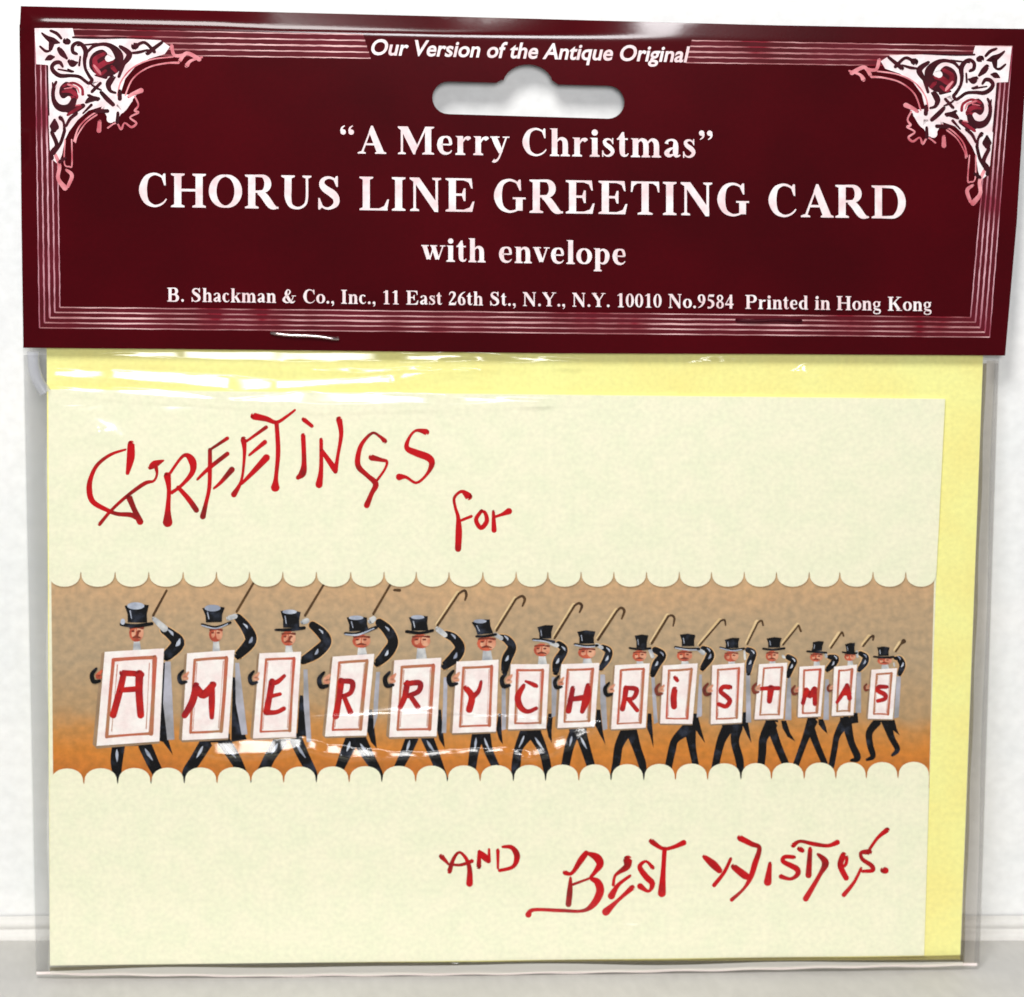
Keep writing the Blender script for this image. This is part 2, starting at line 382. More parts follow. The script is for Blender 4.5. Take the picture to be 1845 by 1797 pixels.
ORN_DARK = [   # (x, y, w) in the 9x crop
 [(140, 180, 16), (220, 250, 44), (320, 305, 74), (420, 335, 14)], [(300, 330, 70), (280, 430, 44)], [(280, 140, 24), (380, 185, 34), (450, 262, 26)],
 [(530, 310, 78), (560, 318, 66)], [(420, 440, 54), (470, 510, 66), (540, 585, 26)], [(200, 608, 16), (270, 575, 66), (335, 565, 18)], [(590, 640, 54), (640, 670, 84), (710, 655, 18)],
 [(110, 395, 18), (200, 470, 28), (270, 462, 18)],
 [(700, 515, 30), (640, 480, 38), (640, 385, 38), (720, 335, 36), (800, 380, 46), (850, 480, 56), (830, 620, 40), (845, 760, 30), (910, 880, 34), (950, 940, 36), (900, 990, 34), (840, 955, 32), (740, 885, 34), (600, 868, 36), (440, 870, 46), (340, 810, 46), (300, 730, 42), (350, 662, 44), (430, 655, 40), (475, 720, 22)],
 [(880, 480, 26), (980, 390, 34), (1140, 358, 38), (1270, 400, 60), (1370, 510, 100), (1390, 620, 90), (1320, 680, 50)],
 [(1420, 400, 12), (1500, 470, 40), (1560, 540, 20)],
 [(370, 970, 26), (322, 1080, 34), (325, 1240, 46), (390, 1360, 70), (500, 1400, 84), (610, 1360, 80), (660, 1270, 60)],
 [(950, 1125, 34), (1085, 990, 30)], [(1100, 1140, 40), (1190, 1240, 52), (1290, 1335, 44)],
 [(1275, 890, 44), (1215, 1000, 62), (1245, 1110, 36), (1330, 1145, 20)], [(860, 1295, 34), (940, 1245, 66), (1060, 1240, 30)],
 [(1640, 390, 84), (1660, 385, 70)], [(1000, 1440, 40), (1200, 1440, 40)], [(1400, 1120, 40), (1400, 1240, 46)],
 [(345, 1590, 34), (340, 1690, 110), (330, 1740, 70)], [(440, 1550, 50), (490, 1620, 24), (505, 1760, 34)], [(1370, 1470, 30), (1360, 1620, 40)],
 [(300, 1790, 40), (380, 1990, 44), (300, 2090, 30), (300, 2200, 44)], [(505, 1760, 34), (440, 1960, 34), (330, 2130, 28)],
 [(640, 246, 16), (1000, 262, 12), (1500, 252, 12)], [(225, 710, 16), (232, 1000, 14), (250, 1500, 12)], [(760, 560, 16), (742, 700, 20)], [(560, 765, 14), (650, 800, 12)], [(1500, 620, 22), (1440, 740, 34), (1385, 880, 30)], [(700, 1480, 34), (600, 1560, 34), (530, 1680, 24)], [(1570, 500, 14), (1700, 490, 30), (1850, 450, 14)], [(930, 1000, 10), (1010, 1060, 22), (1100, 1100, 10)],
 [(1640, 400, 34), (1800, 330, 30), (1960, 480, 34)], [(1850, 500, 50), (2080, 330, 30)], [(430, 2260, 40), (520, 2200, 24)],
]
ORN_RED = [
 [(1150, 510, 70), (1000, 600, 96), (1040, 720, 110), (1180, 650, 110), (1300, 640, 60)], [(970, 700, 60), (1060, 850, 70), (1170, 790, 60)],
 [(1280, 730, 90), (1340, 800, 60)], [(480, 1040, 50), (640, 985, 50), (780, 1060, 54), (800, 1170, 60)], [(470, 1130, 40), (620, 1120, 90), (700, 1220, 80), (560, 1210, 40)],
 [(560, 1500, 60), (760, 1370, 70)],
]
ORN_LIGHT_ON = [  # highlights over the red
 [(980, 700, 30), (1060, 800, 50), (1090, 850, 20)], [(560, 1010, 30), (700, 1060, 34), (740, 1140, 20)], [(640, 1360, 30), (760, 1340, 20)], [(500, 1080, 16), (620, 1060, 26)]]
ORN_PINK = [   # crop 1 coordinates
 [(850, 690, 14), (875, 590, 14), (960, 490, 14), (1090, 432, 14), (1250, 412, 14)], [(905, 690, 14), (960, 570, 14), (1070, 490, 14), (1200, 458, 16), (1290, 455, 22)],
 [(1240, 330, 34), (1260, 400, 30), (1330, 400, 34)], [(1300, 440, 34), (1350, 385, 34), (1440, 430, 40)], [(1350, 475, 42), (1380, 440, 26), (1460, 415, 18)],
 [(740, 790, 16), (650, 840, 14), (570, 920, 14), (535, 1020, 16)], [(700, 830, 16), (620, 890, 12), (560, 980, 12), (545, 1030, 14)], [(470, 1010, 14), (465, 1180, 12), (500, 1205, 14), (520, 1190, 14), (518, 1010, 12)],
 [(400, 1120, 30), (430, 1200, 34), (420, 1290, 36), (470, 1360, 50)], [(480, 1230, 24), (520, 1270, 36), (490, 1350, 30)],
 [(930, 700, 30), (960, 680, 34), (1020, 655, 46)], [(720, 880, 34), (715, 945, 44)],
 [(975, 700, 16), (1000, 760, 16), (975, 800, 22), (1000, 815, 18), (940, 850, 16), (985, 890, 20), (950, 920, 22), (900, 890, 14), (875, 935, 22), (840, 890, 14), (780, 925, 16)],
]
ORN_WHITE = [[(760, 790, 60), (850, 770, 120), (930, 720, 60)], [(840, 780, 90), (800, 860, 60)], [(690, 610, 70), (740, 680, 90), (800, 740, 100)]]
ORN_DISC = [ell(1170, 625, 285, 262, 24), ell(520, 1190, 200, 225, 24)]
ORN_COMMA = [[(890, 760, 40), (880, 600, 56), (960, 470, 64), (1110, 415, 60), (1230, 460, 110), (1270, 545, 130), (1215, 590, 110)],
 [(880, 1040, 40), (740, 940, 50), (560, 925, 50), (420, 1020, 56), (385, 1160, 70), (430, 1270, 100), (510, 1290, 110), (570, 1240, 80)]]
for nm, A in (('corner_ornament', idt), ('corner_ornament', mir)):
    def AR(mb_, T, s, strokes, off):
        for st in strokes: ribbon(mb_, HEAD, [(*A(*T(x, y)), wd / s) for x, y, wd in st], off)
    b = MB(); poly(b, HEAD, [A(*CT(x, y)) for x, y in ORN_BASE], PO * 2); AR(b, CT, CS, ORN_WHITE, PO * 2)
    base = b.build(nm, M['white_print'], header)
    b = MB(); AR(b, CT, CS, [[(870, 338, 26), (935, 395, 44), (890, 465, 30)], [(440, 775, 26), (520, 800, 50), (600, 765, 34)], [(640, 690, 22), (705, 722, 24)], [(690, 545, 14), (765, 560, 26)], [(420, 502, 12), (520, 520, 16)], [(560, 330, 12), (700, 318, 16)], [(380, 600, 12), (385, 720, 10)], [(790, 620, 22), (830, 560, 14)], [(600, 820, 12), (660, 760, 22)]], PO * 2.2); b.build('ornament_gap', M['dark_print'], header)
    b = MB(); AR(b, CT, CS, [[(x, y, w_ * .78) for x, y, w_ in q_] for q_ in ORN_PINK], PO * 2.4); b.build('ornament_flourish', M['pink_print'], header)
    b = MB()
    for q_ in ORN_DISC: poly(b, HEAD, [A(*ZT(x, y)) for x, y in q_], PO * 2.6)
    b.build('scroll_ground', M['dark_print'], header)
    b = MB(); AR(b, ZT, ZS, ORN_COMMA, PO * 3.2); b.build('scroll', M['white_print'], header)
    b = MB(); AR(b, ZT, ZS, [[(x, y, w_ * .8) for x, y, w_ in q_] for q_ in ORN_RED], PO * 2.9); b.build('ornament_shading', M['red_shade'], header)
    b = MB(); AR(b, ZT, ZS, [[(x, y, w_ * 1.3 + 10) for x, y, w_ in q_] for q_ in ORN_DARK], PO * 3.5); b.build('ornament_outline', M['dark_print'], header)
    b = MB(); AR(b, ZT, ZS, ORN_LIGHT_ON, PO * 4.0); b.build('ornament_highlight', M['pink_print'], header)

# ------------------------------------------------------------------ bold serif lettering, drawn glyph by glyph (cap height 1)
K, N_ = 0.20, 0.07
def st(x, y0=0.0, y1=1.0, w_=K): return ('p', [(x - w_ / 2, y0), (x + w_ / 2, y0), (x + w_ / 2, y1), (x - w_ / 2, y1)])
def sf(x, y, w_=K, e=0.09, l=True, r=True):
    up = 1 if y < 0.5 else -1
    a = x - w_ / 2 - (e if l else 0); b = x + w_ / 2 + (e if r else 0)
    return ('p', [(a, y), (b, y), (b, y + up * .045), (x + w_ / 2, y + up * .085), (x - w_ / 2, y + up * .085), (a, y + up * .045)])
def br(x0, x1, y, h=N_): return ('p', [(x0, y - h / 2), (x1, y - h / 2), (x1, y + h / 2), (x0, y + h / 2)])
def cv(*p): return ('r', list(p))
def pg(*p): return ('p', list(p))
X = 0.68
def bowl(cx, cy, rx, ry, wl, wr, thin=0.06, n=16):
    return ('r', [(cx + rx * math.cos(t), cy + ry * math.sin(t), thin + ((wr if math.cos(t) > 0 else wl) - thin) * abs(math.cos(t)) ** 1.3) for t in [2 * math.pi * i / n + math.pi / 2 for i in range(n + 1)]])
def halfb(x0, cy, rx, ry, w_, thin=0.065):
    return ('r', [(x0, cy + ry, thin)] + [(x0 + rx * (.45 + .55 * math.cos(t)), cy + ry * math.sin(t), thin + (w_ - thin) * max(0, math.cos(t)) ** 1.2) for t in [R(v) for v in (80, 60, 40, 20, 0, -20, -40, -60, -80)]] + [(x0, cy - ry, thin)])
G = {
 'C': (.92, [cv((.79, .70, .03), (.74, .86, .05), (.60, .955, .065), (.45, .965, .08), (.27, .84, .15), (.18, .5, .23), (.27, .17, .15), (.46, .035, .08), (.62, .045, .06), (.76, .13, .05), (.84, .24, .035)), pg((.76, .99), (.81, .99), (.82, .64), (.78, .64), (.70, .88))]),
 'H': (1.08, [st(.24), st(.84), sf(.24, 0), sf(.24, 1), sf(.84, 0), sf(.84, 1), br(.3, .8, .51, .075)]),
 'O': (1.0, [bowl(.5, .5, .36, .46, .22, .22)]),
 'R': (1.02, [st(.24), sf(.24, 0), sf(.24, 1, r=False), halfb(.33, .735, .36, .235, .2), cv((.42, .48, .1), (.58, .38, .2), (.78, .1, .2), (.93, .02, .07)), br(.78, .99, .03, .06)]),
 'U': (1.0, [cv((.24, 1, K), (.24, .6, K), (.24, .34, .19), (.32, .1, .12), (.52, .03, .07), (.7, .12, .07), (.77, .34, .07), (.77, 1, .07)), sf(.24, 1), sf(.77, 1, .07)]),
 'S': (.78, [cv((.61, .72, .03), (.56, .88, .06), (.40, .955, .07), (.24, .90, .11), (.19, .76, .16), (.28, .62, .2), (.48, .48, .22), (.59, .34, .19), (.58, .16, .15), (.42, .045, .08), (.28, .045, .06), (.15, .15, .05), (.11, .31, .03)), pg((.59, 1), (.64, 1), (.64, .68), (.60, .68), (.52, .88)), pg((.09, 0), (.14, 0), (.22, .1), (.13, .34), (.09, .34))]),
 'L': (.90, [st(.24), sf(.24, 0, r=False), sf(.24, 1), br(.24, .84, .03, .06), pg((.6, .03), (.82, .0), (.88, .33), (.83, .33), (.74, .13), (.6, .06))]),
 'I': (.5, [st(.25), sf(.25, 0), sf(.25, 1)]),
 'N': (1.02, [st(.2, w_=.07), sf(.2, 0, .07), pg((.06, 1), (.33, 1), (.86, .2), (.86, -.02), (.76, -.02), (.19, .86), (.06, .955)), st(.82, .05, 1, .07), sf(.82, 1, .07)]),
 'E': (.92, [st(.24), sf(.24, 0, r=False), sf(.24, 1, r=False), br(.24, .8, .03, .06), br(.24, .78, .97, .06), br(.3, .58, .51), pg((.56, .32), (.61, .32), (.61, .7), (.56, .7), (.5, .51)), pg((.56, .03), (.80, .0), (.86, .31), (.81, .31), (.73, .13), (.56, .06)), pg((.56, .97), (.78, 1), (.81, .70), (.77, .70), (.70, .88), (.56, .94))]),
 'G': (1.02, [cv((.80, .70, .03), (.75, .86, .05), (.61, .955, .065), (.45, .965, .08), (.27, .84, .15), (.18, .5, .23), (.27, .17, .15), (.46, .035, .08), (.62, .04, .06), (.76, .1, .05)), pg((.77, .99), (.82, .99), (.83, .66), (.79, .66), (.70, .88)), st(.78, .06, .44, .19), br(.6, .96, .43, .055)]),
 'T': (.88, [st(.44), sf(.44, 0, e=.11), br(.06, .82, .97, .06), pg((.05, 1), (.2, 1), (.22, .94), (.12, .86), (.08, .68), (.04, .68)), pg((.83, 1), (.68, 1), (.66, .94), (.76, .86), (.80, .68), (.84, .68))]),
 'A': (.98, [pg((.49, 1.01), (.55, 1.01), (.92, .04), (.68, .04), (.42, .8)), cv((.5, .93, .05), (.2, .04, .065)), sf(.19, 0, .08), sf(.80, 0, .2, .08), br(.28, .68, .34)]),
 'D': (1.04, [st(.24), sf(.24, 0, r=False), sf(.24, 1, r=False), halfb(.3, .5, .60, .465, .22)]),
 'M': (1.26, [st(.17, w_=.07), sf(.17, 0, .07), pg((.04, 1), (.36, 1), (.66, .34), (.60, .0), (.54, .0), (.16, .84), (.04, .955)), cv((.60, .12, .05), (.95, .97, .07)), st(1.02, w_=.2), sf(1.02, 0), sf(1.02, 1, l=False)]),
 'B': (.92, [st(.24), sf(.24, 0, r=False), sf(.24, 1, r=False), halfb(.3, .75, .38, .22, .2), halfb(.3, .27, .44, .24, .21)]),
 'Y': (.98, [cv((.16, .98, .2), (.34, .7, .2), (.48, .48, .2)), cv((.82, .98, .07), (.68, .72, .07), (.52, .46, .07)), st(.49, 0, .5), sf(.49, 0), br(.03, .36, .975, .05), br(.66, .96, .975, .05)]),
 'P': (.88, [st(.24), sf(.24, 0), sf(.24, 1, r=False), halfb(.3, .73, .42, .24, .2)]),
 'K': (1.04, [st(.24), sf(.24, 0), sf(.24, 1), cv((.80, .97, .07), (.36, .46, .08)), cv((.46, .6, .19), (.8, .06, .21)), br(.62, 1.0, .03, .06), br(.62, .94, .975, .05)]),
 'e': (.60, [cv((.17, .37, .05), (.47, .37, .06), (.485, .44, .1), (.44, .60, .1), (.31, .645, .06), (.18, .56, .15), (.14, .34, .19), (.2, .12, .14), (.34, .045, .09), (.46, .08, .05), (.52, .16, .03))]),
 'r': (.58, [st(.2, 0, X, .18), sf(.2, 0, .18, .07), pg((.04, X), (.29, X), (.29, X - .08), (.12, X - .07)), cv((.27, .46, .05), (.36, .60, .08), (.46, .60, .15), (.5, .56, .13))]),
 'y': (.64, [cv((.13, .66, .18), (.24, .38, .19), (.35, .1, .14)), cv((.53, .66, .055), (.36, .12, .06), (.27, -.12, .06), (.16, -.21, .1), (.1, -.18, .13)), br(.01, .31, X - .02, .045), br(.41, .63, X - .02, .045)]),
 'h': (.72, [st(.19, 0, 1.0, .18), sf(.19, 0, .18, .06), pg((.03, 1), (.28, 1), (.28, .92), (.1, .94)), cv((.24, .5, .05), (.36, .63, .08), (.48, .60, .15), (.535, .46, .18), (.535, 0, .18)), sf(.535, 0, .18, .06)]),
 'i': (.38, [st(.19, 0, X, .18), sf(.19, 0, .18, .07), pg((.03, X), (.28, X), (.28, X - .08), (.1, X - .06)), ('e', (.19, .87, .115, .115))]),
 's': (.50, [cv((.385, .5, .03), (.34, .60, .05), (.23, .64, .07), (.13, .57, .11), (.17, .45, .14), (.31, .33, .16), (.39, .2, .13), (.33, .08, .1), (.21, .035, .06), (.11, .1, .04), (.07, .22, .03)), pg((.37, X), (.41, X), (.41, .46), (.38, .46)), pg((.05, 0), (.09, 0), (.09, .23), (.05, .23))]),
 't': (.44, [cv((.21, .88, .06), (.2, .7, .17), (.2, .2, .18), (.25, .07, .12), (.34, .06, .06), (.4, .14, .03)), br(.03, .38, X - .03, .06), pg((.03, X - .05), (.2, .9), (.26, .9), (.26, .6))]),
 'm': (1.06, [st(.19, 0, X, .18), sf(.19, 0, .18, .06), pg((.03, X), (.28, X), (.28, X - .08), (.1, X - .06)), cv((.24, .5, .05), (.35, .63, .08), (.46, .60, .15), (.525, .46, .18), (.525, 0, .18)), sf(.525, 0, .18, .05), cv((.58, .5, .05), (.69, .63, .08), (.80, .60, .15), (.865, .46, .18), (.865, 0, .18)), sf(.865, 0, .18, .06)]),
 'a': (.62, [cv((.13, .5, .13), (.17, .6, .08), (.3, .645, .07), (.41, .58, .12), (.43, .42, .18), (.43, .12, .17), (.5, .06, .08), (.58, .1, .03)), cv((.42, .38, .04), (.24, .3, .1), (.14, .17, .17), (.22, .07, .12), (.36, .12, .05), (.42, .2, .03))]),
 'w': (.94, [cv((.14, .66, .17), (.3, .1, .16)), cv((.48, .6, .05), (.34, .08, .05)), cv((.47, .66, .17), (.63, .1, .16)), cv((.84, .66, .05), (.66, .08, .05)), br(.02, .3, X - .02, .045), br(.36, .62, X - .02, .045), br(.73, .93, X - .02, .045)]),
 'n': (.72, [st(.19, 0, X, .18), sf(.19, 0, .18, .06), pg((.03, X), (.28, X), (.28, X - .08), (.1, X - .06)), cv((.24, .5, .05), (.36, .63, .08), (.48, .60, .15), (.535, .46, .18), (.535, 0, .18)), sf(.535, 0, .18, .06)]),
 'v': (.64, [cv((.13, .66, .18), (.33, .08, .17)), cv((.54, .66, .055), (.36, .06, .06)), br(.01, .31, X - .02, .045), br(.42, .64, X - .02, .045)]),
 'l': (.38, [st(.19, 0, 1.0, .18), sf(.19, 0, .18, .07), pg((.03, 1), (.28, 1), (.28, .92), (.1, .94))]),
 'o': (.64, [bowl(.32, .34, .21, .30, .18, .18, .055)]),
 'p': (.70, [st(.19, -.28, X, .18), sf(.19, -.28, .18, .06), pg((.03, X), (.28, X), (.28, X - .08), (.1, X - .06)), cv((.25, .54, .04), (.38, .63, .08), (.52, .52, .15), (.55, .34, .18), (.5, .14, .14), (.38, .045, .07), (.25, .1, .04))]),
 'c': (.56, [cv((.43, .54, .13), (.38, .61, .09), (.29, .645, .06), (.17, .55, .14), (.13, .34, .18), (.18, .13, .14), (.32, .04, .08), (.43, .08, .05), (.49, .17, .03))]),
 'k': (.72, [st(.19, 0, 1.0, .18), sf(.19, 0, .18, .06), pg((.03, 1), (.28, 1), (.28, .92), (.1, .94)), cv((.58, .64, .06), (.28, .34, .07)), cv((.36, .42, .17), (.6, .04, .18)), br(.45, .72, .025, .05), br(.42, .68, X - .02, .045)]),
 'd': (.72, [st(.51, 0, 1.0, .18), sf(.51, 0, .18, .07, l=False), pg((.36, 1), (.6, 1), (.6, .92), (.42, .94)), cv((.45, .56, .04), (.33, .63, .08), (.18, .52, .15), (.14, .34, .18), (.19, .14, .14), (.32, .045, .07), (.45, .1, .04))]),
 'g': (.64, [bowl(.29, .45, .17, .19, .14, .14, .05), cv((.42, .6, .05), (.55, .62, .09)), cv((.2, .26, .06), (.13, .16, .09), (.3, .08, .13), (.5, .02, .12), (.5, -.16, .08), (.3, -.24, .06), (.1, -.16, .08), (.14, -.02, .05), (.24, .06, .04))]),
 '.': (.32, [('e', (.16, .09, .10, .10))]), ',': (.32, [('e', (.16, .09, .10, .10)), cv((.22, .06, .08), (.2, -.08, .06), (.11, -.17, .03))]),
 '1': (.62, [st(.33, 0, 1, .18), sf(.33, 0, .18, .1), pg((.1, .86), (.3, 1), (.42, 1), (.4, .86), (.24, .85), (.1, .82))]),
 '0': (.62, [bowl(.31, .5, .19, .46, .17, .17, .055)]),
 '2': (.62, [cv((.1, .72, .05), (.16, .88, .08), (.3, .94, .1), (.44, .84, .17), (.42, .64, .15), (.26, .36, .09), (.1, .14, .07)), pg((.06, 0), (.52, 0), (.59, .27), (.55, .27), (.49, .17), (.12, .17))]),
 '6': (.62, [cv((.54, .96, .04), (.36, .86, .09), (.2, .64, .16), (.14, .34, .18), (.2, .1, .12), (.33, .04, .07), (.46, .12, .13), (.48, .32, .17), (.4, .52, .1), (.3, .56, .06), (.19, .5, .05))]),
 '9': (.62, [cv((.08, .04, .04), (.26, .14, .09), (.42, .36, .16), (.48, .66, .18), (.42, .9, .12), (.29, .96, .07), (.16, .88, .13), (.14, .68, .17), (.22, .48, .1), (.32, .44, .06), (.43, .5, .05))]),
 '5': (.62, [pg((.18, 1), (.54, 1), (.5, .84), (.18, .84)), cv((.17, .94, .05), (.14, .60, .05)), cv((.12, .6, .08), (.3, .57, .14), (.45, .42, .18), (.44, .22, .16), (.3, .06, .1), (.1, .06, .13))]),
 '8': (.62, [bowl(.31, .76, .15, .19, .12, .12, .07), bowl(.31, .27, .18, .23, .15, .15, .07)]),
 '4': (.62, [st(.42, 0, 1, .17), pg((.03, .36), (.03, .24), (.59, .24), (.59, .36)), cv((.4, .94, .06), (.07, .33, .06))]),
 '&': (1.0, [cv((.86, .16, .05), (.74, .05, .1), (.56, .12, .18), (.34, .5, .2), (.27, .72, .17), (.34, .92, .08), (.46, .94, .06), (.54, .8, .1), (.44, .62, .07), (.2, .42, .12), (.12, .22, .19), (.26, .06, .12), (.46, .05, .06), (.66, .22, .06), (.76, .5, .05)), br(.64, .94, .52, .05)]),
 '“': (.56, [('e', (.15, .77, .10, .10)), cv((.09, .8, .08), (.11, .92, .06), (.2, 1.0, .03)), ('e', (.41, .77, .10, .10)), cv((.35, .8, .08), (.37, .92, .06), (.46, 1.0, .03))]),
 '”': (.56, [('e', (.15, .90, .10, .10)), cv((.21, .87, .08), (.19, .75, .06), (.10, .67, .03)), ('e', (.41, .90, .10, .10)), cv((.47, .87, .08), (.45, .75, .06), (.36, .67, .03))]),
}
def set_line(text, a, b, cap, name, m, space=.3, track=.0):
    adv = sum((G[c][0] + track) if c != ' ' else space for c in text)
    b_ = MB(); x = 0.0; L = b[0] - a[0]; sx = L / adv; slope = (b[1] - a[1]) / L
    cap0, cap1 = cap if isinstance(cap, tuple) else (cap, cap)
    for c in text:
        if c == ' ': x += space; continue
        for kind, d in G[c][1]:
            def q(gx_, gy_):
                X_ = a[0] + (x + gx_) * sx; t = (X_ - a[0]) / L; return (X_, a[1] + (X_ - a[0]) * slope - gy_ * (cap0 + (cap1 - cap0) * t))
            if kind == 'p': poly(b_, HEAD, [q(*p) for p in d], PO * 2)
            elif kind == 'e':
                cx, cy, rx, ry = d; c0 = q(cx, cy); poly(b_, HEAD, ell(c0[0], c0[1], rx * (cap0), ry * cap0, 10), PO * 2)
            else: ribbon(b_, HEAD, [(*q(p[0], p[1]), p[2] * (sx + cap0) / 2) for p in d], PO * 2, cap=False, n=4)
        x += G[c][0] + track
    return b_.build(name, m, header)
def lab(o, s): o['label'] = s; return o
lab(set_line('“A Merry Christmas”', (610, 276.5), (1287, 285.5), 50, 'lettering', M['white_print'], .34), 'white serif words “A Merry Christmas”')
lab(set_line('CHORUS LINE GREETING CARD', (246, 372.5), (1634, 394.5), (61, 59), 'lettering', M['white_print'], .42), 'largest white capitals CHORUS LINE GREETING CARD')
lab(set_line('with envelope', (758, 471), (1130, 478), 43, 'lettering', M['white_print'], .42), 'white serif words with envelope')
lab(set_line('B. Shackman & Co., Inc., 11 East 26th St., N.Y., N.Y. 10010 No.9584  Printed in Hong Kong', (300, 543.5), (1680, 561), 25, 'lettering', M['white_print'], .36), 'small white address line along the lower border')

def sans_line(text, a, b, cap, name, m):
    cu = bpy.data.curves.new('text_outline', 'FONT'); cu.body = text; cu.size = 1; cu.offset = 0.022; cu.resolution_u = 4
    to = bpy.data.objects.new('text_outline', cu); COL.objects.link(to)
    bpy.context.view_layer.update()
    dg = bpy.context.evaluated_depsgraph_get(); ev = to.evaluated_get(dg); me = ev.to_mesh()
    vs = [(v.co.x, v.co.y) for v in me.vertices]; fs = [list(p.vertices) for p in me.polygons]
    ev.to_mesh_clear(); bpy.data.objects.remove(to); bpy.data.curves.remove(cu)
    x0 = min(v[0] for v in vs); x1 = max(v[0] for v in vs); L = b[0] - a[0]; sl = (b[1] - a[1]) / L
    b_ = MB()
    for x, y in vs:
        X_ = a[0] + (x - x0) / (x1 - x0) * L; Y_ = y / 0.73 * cap
        X2 = X_ + Y_ * 0.22 - cap * .1; b_.vert(HEAD(X2, a[1] + (X_ - a[0]) * sl - Y_, PO * 2), X2, a[1])
    for f in fs:
        if area2([(vs[i][0], -vs[i][1]) for i in f]) > 0: f = f[::-1]
        b_.f.append(f)
    return b_.build(name, m, header)
lab(sans_line('Our Version of the Antique Original', (669, 98.5), (1240, 112), 29, 'lettering', M['white_print']), 'slanted white words Our Version of the Antique Original')

# staples through the header
def tube(mb, pts, r, n=8):
    base = len(mb.v)
    for i, p in enumerate(pts):
        a = pts[max(0, i - 1)]; b = pts[min(len(pts) - 1, i + 1)]; d = (b - a).normalized()
        s1 = d.cross(Z).normalized() if abs(d.z) < .9 else d.cross(Vector((1, 0, 0))).normalized(); s2 = d.cross(s1)
        for k in range(n):
            t = 2 * math.pi * k / n; mb.vert(p + s1 * math.cos(t) * r + s2 * math.sin(t) * r, 500, 500)
    for i in range(len(pts) - 1):
        for k in range(n): mb.f.append([base + i * n + k, base + i * n + (k + 1) % n, base + (i + 1) * n + (k + 1) % n, base + (i + 1) * n + k])
for (a, b) in (((488, 600), (610, 611)), ((1326, 577), (1444, 578))):
    s = MB(); pts = [HP(a[0], a[1], -.0006), HP(a[0] + 1, a[1], .0003)] + [HP(a[0] + (b[0] - a[0]) * t, a[1] + (b[1] - a[1]) * t + 1.2 * math.sin(t * 7), .00045) for t in [i / 10 for i in range(1, 10)]] + [HP(b[0] - 1, b[1], .0003), HP(b[0], b[1], -.0006)]
    tube(s, pts, .00028); s.build('staple', M['steel'] if a[0] < 1000 else M['dark_print'], pack, smooth=True)  # right staple's shade is put into its dark colour

# ------------------------------------------------------------------ bag film
def bagL(y): return 41 + (y - 630) * 0.0205
def bagR(y): return 1801 - (y - 650) * 0.0320
BB = [(40, 1757), (64, 1757), (460, 1761), (890, 1757), (1300, 1750), (1500, 1745), (1765, 1741), (1900, 1741)]
def bagB(x):
    for (a, b) in zip(BB, BB[1:]):
        if a[0] <= x <= b[0]: return a[1] + (b[1] - a[1]) * (x - a[0]) / (b[0] - a[0])
    return 1757
def facet(px, py):
    p = BODY(px, py, .0018); hv = ((CAM - p).normalized() + (KEY - p).normalized()).normalized()
    return hv.dot(BODY.w) / hv.dot(BODY.n), hv.dot(BODY.u) / hv.dot(BODY.n)
def pathdist(px, py, path):
    best = 1e9; tb = 0; acc = 0; wd = 0
    for (a, b) in zip(path, path[1:]):
        dx, dy = b[0] - a[0], b[1] - a[1]; l2 = dx * dx + dy * dy; t = max(0, min(1, ((px - a[0]) * dx + (py - a[1]) * dy) / l2))
        ex, ey = px - a[0] - dx * t, py - a[1] - dy * t; d = math.hypot(ex, ey)
        if d < abs(best): best = d if ey > 0 else -d; wd = a[2] + (b[2] - a[2]) * t; amp = a[3] + (b[3] - a[3]) * t; cx = px - (a[0] + b[0]) / 2; wt = 1 - abs(2 * t - 1) ** 4; cx *= wt; cy = (b[1] - a[1]) * (t - .5) * wt
    return best, wd, amp, cx, cy
